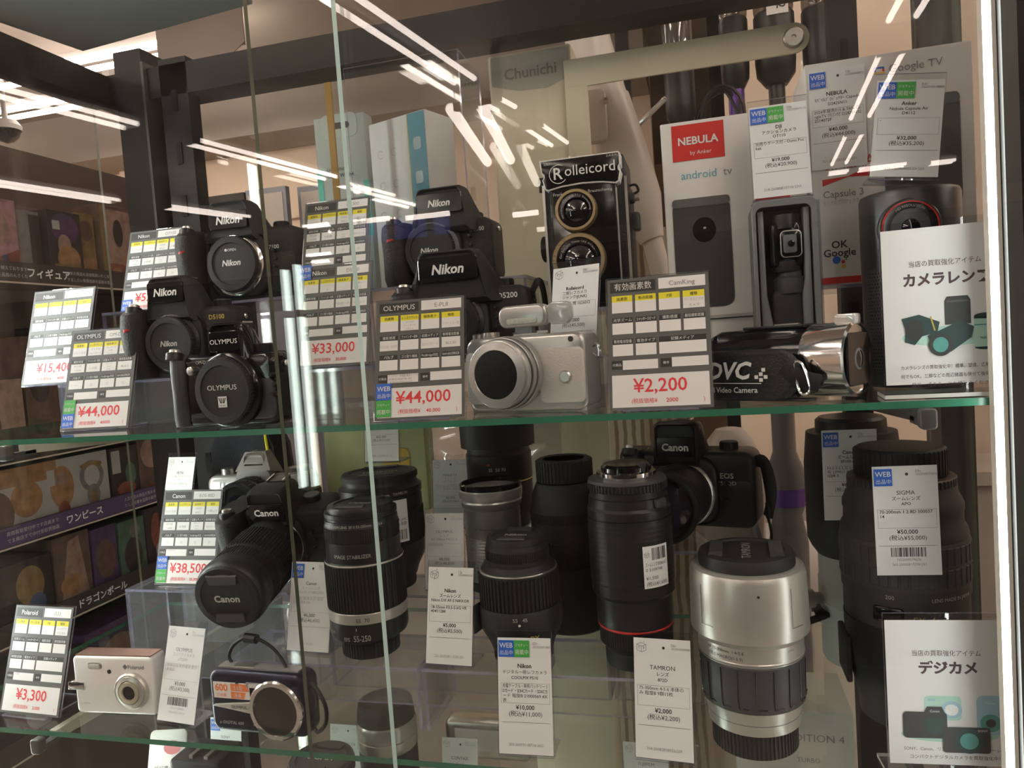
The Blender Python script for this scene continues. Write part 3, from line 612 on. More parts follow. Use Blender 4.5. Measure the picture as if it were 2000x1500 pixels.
def dslr(loc, rot, label, W=.125, Hb=.070, H=.095, D=.045, hx=0., hw=(.060, .042), ov=.012, brand='Nikon', bsz=.0092, bkw=None, model='', mpos=(.042, .045), msz=.006,
         mx=-.004, mz=.040, mr=.027, captxt=(), cap=True, grip=.034, gd=.022, accent=None, m=BLKM, gm=LEA, name='dslr_camera', rim=None, btop=0., strap=None, mink=SINK, dial=True, badge_y=-.0004):
    t = thing(name, label, 'camera', loc, rot)
    b = MB(); b.extr(rrect(W, Hb, .011, 6, 0, Hb / 2), 0, D, m, .006, 3)
    b.extr(rrect(W * .5, Hb * .9, .02, 6, W * .02 + mx, Hb * .5), -.006, .002, m, .006, 3)           # mount boss
    b.extr(rrect(W * .26, Hb * .55, .006, 4, W * .355, Hb * .36), -.0012, .002, gm, .001, 2)
    if model: b.text(model, mpos[0], mpos[1], msz, mink, badge_y, bold=.015)
    for i in range(3): b.at((mx + mr * 1.55, 0, mz + .012 - i * .009), (90, 0, 0)).lathe([(.0022, -.002), (.0022, .0022 + .004 * (i != 1)), (.0015, .003 + .004 * (i != 1))], BLK, 14)
    b.at((mx - mr * 1.45, 0, mz + .020), (90, 0, 0)).lathe([(.0042, -.002), (.0042, .004), (.0025, .005)], CHRW, 16)
    for sx in (-1, 1): b.at((sx * (W / 2 - .001), D * .45, Hb - .012), (0, 90 * sx, 0)).lathe([(.003, -.002), (.003, .003), (.0018, .004)], CHR, 12)
    b.at().build('body', t)
    if grip:
        rs = []
        for z, k, e in ((.001, .92, .85), (Hb * .12, 1, 1), (Hb * .5, .96, 1), (Hb * .78, 1.02, 1.05), (Hb * .95, .97, .95), (Hb * 1.02, .85, .6)):
            rs.append([(-W / 2 + grip / 2 + .001 + grip / 2 * k * np.sign(math.cos(a)) * abs(math.cos(a)) ** .7, D * .3 - (gd * e + D * .3) * max(0, math.sin(a)) ** .8 + D * .35 * max(0, -math.sin(a)), z) for a in np.linspace(0, 2 * pi, 28, endpoint=False)])
        g = MB().rings(rs, gm); gp = g.build('grip', t)
        MB().at((-W / 2 + grip * .52, -gd * .35, Hb * 1.015), (-12, 0, 0)).lathe([(.0085, -.004), (.0085, .002), (.0075, .003)], BLK, 24).lathe([(.0055, .003), (.0055, .0058), (.004, .0066)], CHRW, 20).build('shutter_button', t)
        if accent:
            o = [(-.0135, .002), (-.012, .0045), (.010, .0072), (.0105, .0062)]
            a_ = MB(); k = lambda x: D * .3 - (gd * 1.04 + D * .3) * max(0, 1 - ((x - (-W / 2 + grip / 2 + .001)) / (grip / 2 * 1.02)) ** 2) ** .5 - .0006
            xs = np.linspace(-W / 2 + .003, -W / 2 + grip * .85, 9); rows = []
            for i, x in enumerate(xs): f = i / 8; rows.append([(x, k(x), Hb * .66 + f * .006), (x, k(x), Hb * .66 + .0045 + f * .0025)])
            v = [q for r_ in rows for q in r_]; a_.add(v, [(2 * i, 2 * i + 2, 2 * i + 3, 2 * i + 1) for i in range(8)], REDA); a_.build('red_accent', t, 'red flash on the grip')
    z0 = Hb - .014
    h = MB(); h.M = Matrix.Translation((hx, 0, 0))
    h.rings(humprings([(-ov + .003, hw[0] * .60, hw[1] * .78, z0 + .006, H - .004), (-ov, hw[0] * .64, hw[1] * .88, z0 + .004, H - .002), (-ov + .004, hw[0] * .70, hw[1] * .96, z0, H), (D * .08, hw[0] * .92, hw[1], z0, H), (D * .25, hw[0] * 1.02, hw[1] * .98, z0, H - .001), (D * .7, hw[0] * .9, hw[1] * .7, z0, H - .006), (D * .95, hw[0] * .7, hw[1] * .5, z0, H - .016)][0:]), m)
    fz = z0 + .004 + (H - z0 - .006) * .42 + btop
    h.rings([[(a, y, b) for a, b in inset(rrect(min(hw[0] * .60, hw[1] * .92), (H - z0) * .44, .003, 4, 0, fz), d)] for y, d in ((-ov + .002, 0), (-ov - .0008, 0), (-ov - .0012, .0006))], GLB)
    k = dict(bold=.02); k.update(bkw or {}); h.text(brand, 0, fz - bsz * .36, bsz, WINK, -ov - .0014, **k)
    h.build('pentaprism_hump', t)
    MB().box(hx - .010, hx + .010, D * .32, D * .68, H - .005, H - .0008, BLK).box(hx - .010, hx - .0085, D * .32, D * .68, H - .0008, H + .0008, CHRW).box(hx + .0085, hx + .010, D * .32, D * .68, H - .0008, H + .0008, CHRW).build('hot_shoe', t, smooth=False)
    if dial: MB().at((W * .30 if grip else -W * .3, D * .5, Hb)).ribs(.0095, -.002, .007, BLK, 30, .0006).lathe([(.009, .0068), (.0085, .0078), (.001, .0078)], DGR, 24).build('mode_dial', t)
    if mr: mount_cap(t, mx, mz, mr, captxt, None, -.006, cap, rim=rim)
    MB().box(-W * .28, W * .28, D, D + .004, Hb * .12, Hb * .78, GLB, .003).build('rear_screen', t)
    if strap: MB().tube(strap, .0045, BLKM, 8, .25).build('neck_strap', t)
    return t

NK = dict(shear=.22, bold=.03)
# back-left body with a cap
dslr((-.508, .750, T2 + .0003), (0, 0, 3), 'black DSLR body with a round cap at the back left of the upper shelf', W=.148, Hb=.082, H=.113, D=.05, hx=-.001, hw=(.088, .052), brand='Nikon', bsz=.0118, bkw=NK,
     model='D7100', mpos=(.044, .056), msz=.0065, mx=0, mz=.042, mr=.0305, captxt=(('Nikon', 0, -.002, .0092, WINK, NK), ('●OPEN', 0, .014, .0042, WINK, {})), accent=True, rim=CHR, btop=.003, badge_y=-.0016)
# second row left
dslr((-.535, .675, T1 + .0003), (0, 0, 2), 'black DSLR body standing in front of and below the capped back left body', W=.130, Hb=.072, H=.106, D=.044, hx=-.004, hw=(.078, .046), bsz=.0110, bkw=NK, model='D5100', mpos=(.045, .058), msz=.0068, mink=GOLDI,
     mx=-.004, mz=.036, mr=.0275, captxt=(('Nikon', 0, -.003, .008, SINK, NK),), accent=True, rim=BLK, btop=.010)
# front left mirrorless body
dslr((-.440, .606, ZU + .0003), (0, 0, -4), 'black mirrorless camera body with a lettered body cap at the front left', W=.120, Hb=.068, H=.097, D=.036, hx=.012, hw=(.056, .036), ov=.006, brand='OLYMPUS', bsz=.0062, bkw=dict(bold=.008, sx=1.15),
     model='OM-D', mpos=(-.022, .060), msz=.0045, mx=.012, mz=.034, mr=.0305, captxt=(('OLYMPUS', 0, .001, .0068, WINK, dict(bold=.008, sx=1.12)), ), grip=.020, gd=.006, m=GLB, gm=DGR, name='mirrorless_camera', rim=GLB, btop=.006)
_c = bpy.data.objects['mirrorless_camera']
m = MB().box(.012 - .0048, .012 + .0048, -.0157, -.0153, .034 - .0150, .034 - .0050, WINK); m.text('MICRO', .012, .034 - .0142, .0024, CDARK, -.0158, bold=.02)
for i, (a, b) in enumerate(((-.0036, .0), (-.0012, 0), (.0012, 0), (.0036, 0))): m.line((.012 + a, .034 - .0062), (.012 + a * .35 + (.0004 if i > 1 else -.0004), .034 - .0112), .0011, CDARK, -.0158)
m.build('cap_logo', [c for c in _c.children if c.name.startswith('body_cap')][0], 'small white four-bar logo plate', False)
# upper right pair
dslr((-.272, .765, T2 + .0003), (0, 0, -1), 'black DSLR body at the back above the body marked with a red grip flash', W=.126, Hb=.068, H=.102, D=.046, hx=.010, hw=(.092, .056), bsz=.0100, bkw=NK, model='D5300', mpos=(.046, .053), msz=.0062,
     mx=-.004, mz=.036, mr=.0275, captxt=(('Nikon', 0, -.003, .008, SINK, NK),), rim=MGR, accent=True, btop=.009)
dslr((-.222, .672, T1 + .0003), (0, 0, 2), 'black DSLR body with a shoulder strap behind the silver mirrorless camera', W=.136, Hb=.066, H=.102, D=.048, hx=-.004, hw=(.112, .062), ov=.014, bsz=.0125, bkw=NK, model='D5200', mpos=(.048, .054), msz=.0072, mink=WINK,
     mx=-.006, mz=.034, mr=.0275, captxt=(('Nikon', 0, -.003, .008, SINK, NK),), rim=BLK, accent=True, btop=.010,
     strap=[(.066, .02, .054), (.074, .012, .066), (.0785, .012, .066), (.0805, .016, .052), (.081, .02, .020), (.081, .024, .001)])

# silver mirrorless with pancake zoom
t = thing('mirrorless_camera', 'silver mirrorless camera with a pancake zoom and raised flash', 'camera', (PZ(1028, 805, ZU).x, PZ(1028, 805, ZU).y, ZU + .0003), (0, 0, -15))
W, H, D = .115, .0655, .034
b = MB().extr(rrect(W, H, .009, 6, 0, H / 2), 0, D, SLVB, .004, 3)
b.extr(rrect(W * .36, H * .70, .005, 4, .036, H * .46), -.0015, .002, SLEA, .0012, 2).extr(rrect(W * .30, H * .70, .005, 4, -.040, H * .46), -.0015, .002, SLEA, .0012, 2)
b.box(-W / 2 + .002, W / 2 - .002, .003, D - .003, -.0001, .0035, SLVB)
b.text('OLYMPUS PEN', -.030, H * .835, .0052, MGR, -.0004, bold=.01, fit=.045)
b.at((.046, 0, H * .91), (90, 0, 0)).lathe([(.0024, -.001), (.0024, .0005)], CDARK, 14).at((.040, 0, .029), (90, 0, 0)).lathe([(.0052, -.001), (.0052, .003), (.0042, .004)], CHRW, 24)
b.at().build('body', t)
m = MB().at((-.012, 0, .034), (90, 0, 0))
m.lathe([(.0315, -.001), (.0315, .008), (.0300, .009), (.0305, .010), (.0305, .016), (.0290, .0165), (.0292, .018), (.0292, .022), (.0285, .0240), (.0272, .0246)], SLVB, 64).lathe([(.0302, .0086), (.0309, .0092), (.0309, .0100), (.0302, .0104)], DGR, 64, False).lathe([(.0288, .0163), (.0299, .0166), (.0299, .0176), (.0288, .018)], DGR, 64, False)
ln = m.build('pancake_lens', t)
m = MB().at((-.012, 0, .034), (90, 0, 0)); m.lathe([(.0272, .0240), (.0272, .0262), (.0208, .0275), (.0203, .0268)], SLVB, 48)
for a in (20, 200): m.at((-.012, -.0255, .034), (0, a, 0)).box(.0225, .0262, -.0006, .001, -.006, .006, SLVB)
m.build('lens_ring', ln, 'brushed silver front ring')
MB().at((-.012, 0, .034), (90, 0, 0)).lathe([(.0206, .0250), (.0206, .0268), (.0196, .0272), (.001, .0272)], mat('cover_black', (.006, .006, .006), .6, spec=.2, bump=.1), 40).build('lens_cover', ln, 'black lens cover')
m = MB(); m.at((-.040, D * .5, H), (0, 0, 0)).ribs(.008, -.001, .0045, CHRW, 30, .0005).lathe([(.0075, .0044), (.001, .0048)], CHRW, 24).build('mode_dial', t)
m.__init__(); m.at((-.052, D * .42, H)).lathe([(.005, -.001), (.005, .003), (.0035, .004)], CHRW, 20).build('shutter_button', t)
MB().box(-.012, .012, D * .25, D * .75, H - .001, H + .0012, CHRW).box(-.012, -.0105, D * .2, D * .8, H + .0012, H + .003, CHR).box(.0105, .012, D * .2, D * .8, H + .0012, H + .003, CHR).build('hot_shoe', t, None, False)
fl = MB().extr(rrect(.048, .0195, .008, 6, -.004, H + .0165), D * .3, D * .3 + .012, SLVB, .003, 3).box(-.012, .004, D * .35, D * .55, H + .001, H + .008, MGR).build('pop_up_flash', t)
MB().extr(rrect(.030, .0050, .002, 3, -.004, H + .0125), D * .3 - .0006, D * .3 + .002, mat('flash_window', (.45, .47, .42), .15, var=.3, vs=400), .0004, 2).build('flash_window', fl)
MB().extr(rrect(.022, .019, .006, 4, .030, H + .0168), D * .34, D * .34 + .010, pane_mat('clear_diffuser', (.75, .77, .76), .10, .1, (.6, .6, .58), .35), .002, 2).build('flash_diffuser', fl)
for sx in (-1, 1): MB().tube([(sx * (W / 2 - .0005), D * .5, H * .80), (sx * (W / 2 + .004), D * .5, H * .82), (sx * (W / 2 + .006), D * .5, H * .74), (sx * (W / 2 + .004), D * .5, H * .66), (sx * (W / 2 - .0005), D * .5, H * .70)], .0013, CHR, 6).build('strap_ring', t)

# twin lens reflex
t = thing('twin_lens_camera', 'black vintage twin lens reflex camera with a lettered nameplate', 'camera', (-.098, .690, ZU + .0863), (0, 0, 0))
W, H, D = .078, .118, .074
b = MB().box(-W / 2, W / 2, 0, D, 0, H, LEA, .004)
b.box(-W / 2 - .0004, -W / 2 + .002, -.0004, .002, .002, H, CHRW).box(W / 2 - .002, W / 2 + .0004, -.0004, .002, .002, H, CHRW).build('body', t)
b = MB().box(-W * .40, W * .40, -.012, .0005, .004, H * .985, GLB, .003); b.box(W * .40 - .0012, W * .40 + .0002, -.0124, -.0110, .006, H * .90, CHRW); b.build('lens_panel', t)
b = MB().box(-W * .48, W * .48, .002, D - .004, H - .001, H + .0215, BLK, .003).build('viewing_hood', t)
npl = [(-.0375, H + .0195), (.0345, H + .0195), (.036, H + .0180), (.036, H + .008), (.0345, H + .006), (.0345, H + .004), (.036, H + .002), (.034, H - .007), (.031, H - .0085), (.018, H - .0062), (0, H - .0052), (-.018, H - .0062), (-.031, H - .0085), (-.034, H - .007), (-.036, H + .002), (-.0345, H + .004), (-.0345, H + .006), (-.0365, H + .008)]
m = MB().extr(npl, -.0145, .002, WINK, .0006, 2).extr(inset(npl, .0012), -.0150, -.0140, GLB, .0002, 2)
m.text('olleicord', -.0150, H + .0030, .0135, WINK, -.0152, al='l', bold=0, fit=.046); m.text('R', -.0212, H + .0010, .0150, WINK, -.0152, bold=.01)
m.rings([[(-.0205 + r * math.cos(a), -.0152 - .0001, H + .0055 + r * 1.0 * math.sin(a)) for a in np.linspace(R(60), R(320), 24)] for r in (.0086, .0080)], WINK, False, False, False)
m.text('D.R.P.', -.0335, H + .0145, .0026, WINK, -.0152, al='l'); m.text('D.R.G.M.', .0335, H + .0155, .0026, WINK, -.0152, al='r')
m.build('nameplate', t, 'black nameplate with white lettering')
MB().text('Franke & Heidecke Braunschweig', 0, H - .0135, .0040, SINK, -.0123, bold=.005, fit=.060).build('maker_lettering', t, None, False)
def rlens(cz, r, y0, ring, txt, name):
    q = MB().at((-.006, y0, cz), (90, 0, 0)).lathe([(r, 0), (r, .008), (r * .96, .010), (r * .84, .010), (r * .82, .006)], GOLD, 48, False)
    q.lathe([(r * .84, .0055), (r * .84, .0072), (r * .60, .0074), (r * .56, .004)], GLB, 48, False).M = Matrix.Translation((-.006, 0, cz))
    q.text(txt, 0, 0, .0026, SINK, y0 - .0076, ring=r * .66)
    if ring: q.text('6.3   8   11   16   22', 0, 0, .0030, CDARK, y0 - .0102, ring=r * .87, ang=-1.1)
    o = q.build(name, t)
    MB().at((-.006, y0, cz), (90, 0, 0)).lathe([(r * .58, .002), (r * .56, .0055), (r * .40, .0070), (r * .2, .0078), (.001, .008)], LENS, 40).build('lens_glass', o)
rlens(H * .755, .0190, -.0118, False, 'Heidosmat - Anastigmat 1:3.2  Braunschweig · · · ·', 'viewing_lens')
rlens(H * .375, .0245, -.0118, True, 'Carl Zeiss Jena  Triotar 1:4.5  f=7.5cm · · · ·', 'taking_lens')
MB().at((-W / 2, .030, H * .53), (0, -90, 0)).ribs(.0125, -.001, .009, BLK, 40, .0006).lathe([(.011, .0088), (.0105, .0098), (.001, .0098)], DGR, 24).build('focus_knob', t)
MB().at((W / 2, .026, H * .86), (0, 90, 0)).lathe([(.005, -.001), (.005, .004), (.003, .005)], DGR, 20).lathe([(.003, .004), (.003, .009)], CHRW, 12).build('film_knob', t)
MB().tube([(W / 2, .03, H * .97), (W / 2 + .006, .03, H * .97), (W / 2 + .008, .03, H * .92), (W / 2 + .003, .03, H * .90)], .0012, BLK, 6).build('strap_lug', t)
MB().extr(rrect(.007, .017, .0025, 4, W / 2 + .0050, H * .675), .020, .036, DGR, .002, 2).build('winding_knob', t)

# camcorder
f0 = P(1674, 700, .606)
t = thing('camcorder', 'black camcorder lying on the shelf with a chrome lens hood facing right', 'camcorder', (f0.x, f0.y, ZU + .0300), (0, 0, -33))
L = .118; ax = lambda m: m.at((0, 0, 0), (0, 90, 0))     # lens axis along local +x, front at x=0
m = ax(MB()).lathe([(.024, -L), (.0265, -L + .006), (.0275, -L * .6), (.0275, -.030), (.026, -.028)], GLB, 40); m.at().box(-L + .004, -.034, -.020, .024, -.0285, .0262, GLB, .008); m.build('body', t)
m = ax(MB()).lathe([(.0272, -.034), (.0282, -.031), (.0285, -.014), (.0290, -.002), (.0290, 0), (.0265, .001), (.0262, -.001)], CHR, 64); hd = m.build('lens_hood', t, 'mirror bright chrome hood')
fc = ax(MB()).lathe([(.0264, -.0030), (.0262, -.0012), (.001, -.0012)], mat('pale_grey_plate', (.30, .32, .33), .3, .3), 48).build('front_plate', hd)
m = MB(); m.extr([(a, b) for a, b in rrect(.038, .040, .003, 4)], -.0105, .001, GLB, .001, 2)
m.v = [np.stack([-.0010 + .0022 * 0 + -(q[:, 1]) * .18 + .0008, q[:, 0], q[:, 2]], 1) for q in m.v]; m.build('lens_window', hd)
m = ax(MB()); [m.lathe([(r, -.0002 + .0006 * i), (r - .0012, .0004 + .0006 * i)], MGR if i % 2 else DGR, 32) for i, r in enumerate((.0175, .0150, .0120, .0085))]; m.lathe([(.0070, .0021), (.004, .0030), (.001, .0034)], LENS, 24).build('lens_glass', hd)
MB().box(-.014, .002, -.006, .006, .026, .0345, mat('clear_lamp', (.70, .72, .70), .08, .3, var=.3, vs=300), .002).build('video_light', t, 'small clear lamp on top')
MB().box(-.086, -.034, -.014, .010, .0265, .0290, BLK, .001).box(-.060, -.040, -.010, -.006, .0285, .0300, CHRW).build('top_controls', t)
# padded hand strap on the viewer's side
def strap_y(x): return -.0345 - .010 * max(0, 1 - ((x + .075) / .046) ** 2)
o = rrect(.094, .040, .017, 8); rs = []
cx = -.076
for k, (ins, dy) in enumerate(((.0, .003), (0, .0), (.0012, -.0022), (.004, -.0032))):
    rs.append([(cx + a, strap_y(cx + a) + dy, -.0085 + b - .00 + .0) for a, b in inset(o, ins)])
m = MB().rings(rs, LEA)
for s, x, z, sz, kw in (('DVC', -.081, -.0105, .0185, dict(bold=.03, shear=.25)), ('Digital Video Camera', -.084, -.0215, .0062, dict(bold=.01))):
    n0 = len(m.v); m.text(s, x, z, sz, WINK, 0, fit=.060 if len(s) > 4 else None, **kw); q = m.v[-1]; q[:, 1] = [strap_y(a) - .0036 for a in q[:, 0]]
n0 = len(m.v); m.rect(-.116, -.054, -.0148, -.0142, WINK)
for a, b in ((0, 0), (.0035, .0022), (.0035, -.0022), (.007, 0), (.0055, .0055)): m.rect(-.0575 + a - .0014, -.0575 + a + .0014, -.0095 + b - .0014, -.0095 + b + .0014, WINK)
for q in m.v[n0:]: q[:, 1] = [strap_y(a) - .0036 for a in q[:, 0]]
st = m.build('hand_strap', t, 'padded black hand strap with white lettering')
m = MB(); m.tube([(-.040, -.040, -.004), (-.030, -.038, -.010), (-.022, -.034, -.014), (-.016, -.029, -.016)], .007, RUB, 10, .3); m.build('strap_webbing', st)
MB().tube([(-.030, -.0385, .000), (-.024, -.0375, -.002), (-.020, -.0365, -.020), (-.027, -.0385, -.022), (-.030, -.0385, .000)], .0010, CHR, 6).build('strap_buckle', st)
MB().box(-.110, -.022, -.034, -.022, -.0296, -.0275, BLK, .001).build('base_strip', t)

# silver film SLR
p = P(480, 1005, .785)
dslr((-.556, .818, S3 + .0003), (0, 0, 4), 'silver film SLR with a black lens at the back left of the lower shelf', W=.142, Hb=.060, H=.088, D=.034, hx=.0, hw=(.052, .030), ov=.004, brand='', model='', mr=0, grip=0, m=SLVB, gm=LEA, name='film_camera', dial=False)
t = bpy.data.objects['film_camera']
MB().box(-.0722, .0722, -.0012, .0342, .001, .0375, LEA, .004).build('leather_wrap', t, 'black leatherette band')
q = MB(); q.rings(humprings([(-.008, .050, .046, .0500, .0660), (-.0084, .0495, .0455, .0505, .0655)]), SLVB); q.rings([[(-.024, -.008, .066), (.024, -.008, .066), (.014, .002, .089), (-.014, .002, .089)], [(-.026, .024, .058), (.026, .024, .058), (.013, .018, .088), (-.013, .018, .088)]], SLVB)
q.text('PETRI', 0, .0545, .0075, CDARK, -.0087, bold=.01, sx=1.2); q.text('FT', -.048, .0455, .0085, MGR, -.0004, bold=.01)
q.build('prism_housing', t)
q = MB().at((.052, 0, .047), (90, 0, 0)).lathe([(.0095, -.001), (.0095, .002), (.0085, .003), (.001, .003)], SLV, 28).at().build('self_timer', t)
q = MB(); [q.at((x, .016, .060)).lathe([(r, -.001), (r, h_), (r * .8, h_ + .001)], CHRW, 24) for x, r, h_ in ((-.048, .009, .007), (-.030, .006, .004), (.044, .010, .005), (.058, .006, .007))]; q.build('top_dials', t)
ln = MB().at((-.002, 0, .030), (90, 0, 0)).lathe([(.029, -.002), (.029, .004), (.0275, .005), (.0275, .010)], CHRW, 40).ribs(.0300, .010, .022, BLK, 40, .001).lathe([(.0270, .022), (.0270, .030)], CHRW, 40).ribs(.0295, .030, .044, BLK, 40, .001).lathe([(.0285, .044), (.0275, .048), (.024, .048), (.023, .044), (.016, .041), (.001, .040)], BLK, 40).build('lens', t)
MB().at((-.002, 0, .030), (90, 0, 0)).lathe([(.0185, .0425), (.012, .0445), (.001, .0452)], LENS, 32).build('front_glass', ln)

# DSLR with long zoom
t = dslr((-.468, .722, S2 + .0125), (13, 0, 5), 'black DSLR with a long zoom lens and pinch cap pointing at the viewer', W=.130, Hb=.075, H=.104, D=.05, hx=.004, hw=(.066, .044), ov=.014, brand='Canon', bsz=.0105, bkw=dict(bold=.03),
     mx=.002, mz=.038, mr=.028, cap=False, grip=.036, gd=.022, accent=None, btop=.0, strap=[(.064, .02, .06), (.074, .015, .052), (.078, .02, .03), (.076, .03, .005)])
ln = thing('zoom_lens', '', '', (0, 0, 0)); bpy.data.objects.remove(ln)
m = MB().at((.002, -.006, .038), (90, 0, 0))
m.lathe([(.0315, 0), (.0330, .006), (.0345, .020), (.0345, .026)], BLK, 56); ln = m.build('zoom_lens', t)
m = MB().at((.002, -.006, .038), (90, 0, 0)); m.ribs(.0360, .026, .060, RUB, 64, .0010).build('zoom_ring', ln)
m = MB().at((.002, -.006, .038), (90, 0, 0)); m.lathe([(.0345, .060), (.0350, .063), (.0350, .084)], BLK, 56).ribs(.0358, .066, .080, RUB, 80, .0007).lathe([(.0350, .084), (.0365, .088), (.0365, .096), (.0350, .1015), (.0335, .103)], BLK, 56).build('focus_barrel', ln)
m = MB()
for s, a, r_, z in (('18  24  35', .3, .0346, .012), ('IMAGE STABILIZER', -.5, .0352, .062)):
    pass
def pinch_cap(parent, r, z, txt, M0, size=.0085, bold=.03, ang=0, dark=BLKM, name='lens_cap', ink=SINK):
    m = MB(); m.M = M0 @ Matrix.Translation((0, 0, z))
    m.lathe([(r, 0), (r, .0045), (r * .97, .0062), (r * .80, .0066), (r * .78, .0056), (.001, .0056)], dark, 48)
    for s in (-1, 1):
        m.M = M0 @ Matrix.Translation((0, 0, z)) @ Matrix.Rotation(R(ang), 4, 'Z')
        m.rings([[(x, s * y, .0052) for x, y in ((-.42 * r, .48 * r), (.42 * r, .48 * r), (.50 * r, .80 * r), (-.50 * r, .80 * r))], [(x, s * y, .0078) for x, y in ((-.42 * r, .48 * r), (.42 * r, .48 * r), (.46 * r, .74 * r), (-.46 * r, .74 * r))]], DGR)
    k = len(m.v); v, f = glyphs(txt, bold, 2, 0); v = v * size; wd = v[:, 0].max() if len(v) else 0
    if wd > r * 1.5: v[:, 0] *= r * 1.5 / wd; wd = r * 1.5
    if len(v): m.add(np.stack([v[:, 0] - wd / 2, v[:, 1] - size * .36, np.full(len(v), .0058)], 1), f, ink)
    return m.build(name, parent)
pinch_cap(ln, .0335, .1005, 'Canon', Matrix.Translation((.002, -.006, .038)) @ Matrix.Rotation(pi / 2, 4, 'X'), .0100)

# film SLR on the right
t = dslr((-.026, .782, S3 + .0003), (0, 0, -14), 'black film SLR with a wrist strap and hooded lens behind the upturned lens', W=.142, Hb=.079, H=.111, D=.046, hx=-.004, hw=(.064, .048), ov=.012, brand='Canon', bsz=.0105, bkw=dict(bold=.03), model='EOS', mpos=(.044, .052), msz=.0078,
     mx=-.002, mz=.036, mr=.0300, cap=False, grip=.030, gd=.014, m=BLK, gm=BLK, name='film_camera', mink=SINK, badge_y=-.0006)
MB().text('750QD', .044, .0455, .0055, SINK, -.0017, bold=.0, sx=1.15).build('model_lettering', t, None, False)
MB().at((.032, 0, .030), (90, 0, 0)).lathe([(.0062, -.001), (.0062, .0012), (.0055, .0016), (.0055, .0010)], BLK, 24).build('front_button', t)
ln = MB().at((-.002, -.006, .036), (90, 0, 0)).lathe([(.0320, 0), (.0330, .010), (.0330, .026), (.0310, .030), (.0300, .044), (.0330, .048), (.0335, .060)], BLK, 56).build('zoom_lens', t)
MB().at((-.002, -.006, .036), (90, 0, 0)).lathe([(.0330, .058), (.0350, .061), (.0352, .067), (.0330, .070), (.0310, .070), (.0300, .062), (.024, .058)], RUB, 56).build('lens_hood', ln)
MB().at((-.002, -.006, .036), (90, 0, 0)).lathe([(.0295, .059), (.020, .0625), (.010, .0645), (.001, .065)], LENSP, 40).build('front_glass', ln)
MB().tube([(.068, .014, .066), (.078, .010, .070), (.084, .008, .058), (.086, .008, .038), (.082, .010, .018), (.080, .012, .012)], .0052, BLKM, 8, .3).tube([(.068, .022, .066), (.077, .018, .064), (.080, .016, .052), (.083, .012, .030), (.082, .010, .018)], .0052, BLKM, 8, .3).tube([(.082, .010, .026), (.082, .010, .012)], .0062, BLK, 8, .6).tube([(.080, .012, .012), (.083, .010, -.005), (.081, .012, -.030), (.078, .012, -.045)], .0040, BLKM, 8, .3).build('wrist_strap', t)

# ------------------------------------------------------------------ compact cameras on the lower shelf
c, wd, yw = on((153, 1393), (305, 1399), ZL)
t = thing('compact_camera', 'white and silver compact camera at the left of the lower shelf', 'camera', (c.x, c.y, ZL + .0003), (0, 0, yw))
W, H, D = .094, .0605, .022
PRL = mat('pearl_white', (.86, .85, .83), .3, .0, spec=.5, var=.02)
MB().extr(rrect(W, H, .005, 5, 0, H / 2), 0, D, PRL, .003, 3).text('◆Polaroid', .0250, H * .80, .0056, MGR, -.0003, bold=.01).text('5.0 MEGA', -.036, .010, .0030, LINK, -.0003).build('body', t)
MB().box(-W / 2 + .003, W / 2 - .003, .002, D - .002, H - .0006, H + .0008, mat('copper_trim', (.55, .36, .30), .25, .8, var=.1), 0).build('top_plate', t, 'coppery top plate', False)
q = MB().at((.022, 0, H * .43), (90, 0, 0)).lathe([(.0190, -.001), (.0190, .003), (.0175, .0045), (.0165, .0040), (.0160, .0052), (.0125, .0062), (.0118, .0050)], SLV, 56).lathe([(.0118, .0052), (.0112, .0066), (.0075, .0070), (.0068, .0050)], mat('champagne', (.62, .56, .42), .35, .6, var=.05), 40).build('lens_barrel', t)
MB().at((.022, 0, H * .43), (90, 0, 0)).lathe([(.0070, .0048), (.0068, .0060), (.001, .0062)], GLB, 32).build('lens_shutter', q)
MB().extr(rrect(.017, .0068, .003, 5, -.020, H * .84), -.0008, .002, CHRW, .0005, 2).extr(rrect(.0125, .0045, .002, 5, -.020, H * .84), -.0012, .001, mat('flash_lens', (.62, .62, .58), .1, var=.3, vs=500), .0002, 2).build('flash', t)
MB().at((-.0035, 0, H * .745), (90, 0, 0)).lathe([(.0022, -.001), (.0022, .0006)], CDARK, 16).build('viewfinder_window', t)
MB().box(-W / 2 - .006, -W / 2 + .0135, -.0022, -.0004, H * .42, H * .56, CHR, .001).box(-W / 2 - .007, -W / 2 - .001, -.001, .010, H * .43, H * .55, CHR, .001).build('strap_bar', t, 'chrome strap bar')

c, wd, yw = on((414, 1427), (606, 1446), ZL)
t = thing('compact_camera', 'navy compact camera with a round sliding lens cover and wrist strap', 'camera', (c.x, c.y, ZL + .0003), (0, 0, yw))
NAVY = mat('navy_metal', (.012, .012, .030), .28, .5, var=.1)
W, H, D = .106, .0600, .024
MB().extr(rrect(W, H, .010, 6, 0, H / 2), 0, D, NAVY, .005, 4).text('μ DIGITAL 600', -.030, .0085, .0042, SINK, -.0003, shear=.2, fit=.028).text('6.0', -.004, .0085, .0034, SINK, -.0003).build('body', t)
MB().box(-W / 2 + .008, W / 2 - .010, .006, D - .006, H - .0008, H + .0014, SLVB, 0).box(-.028, -.006, .007, D - .008, H, H + .0026, CHRW).build('top_controls', t, None, False)
m = MB().box(-W / 2 + .006, -W / 2 + .046, -.0006, -.0002, H * 0.560, H * 0.820, mat('white_label', (.80, .78, .74), .5, var=.02))
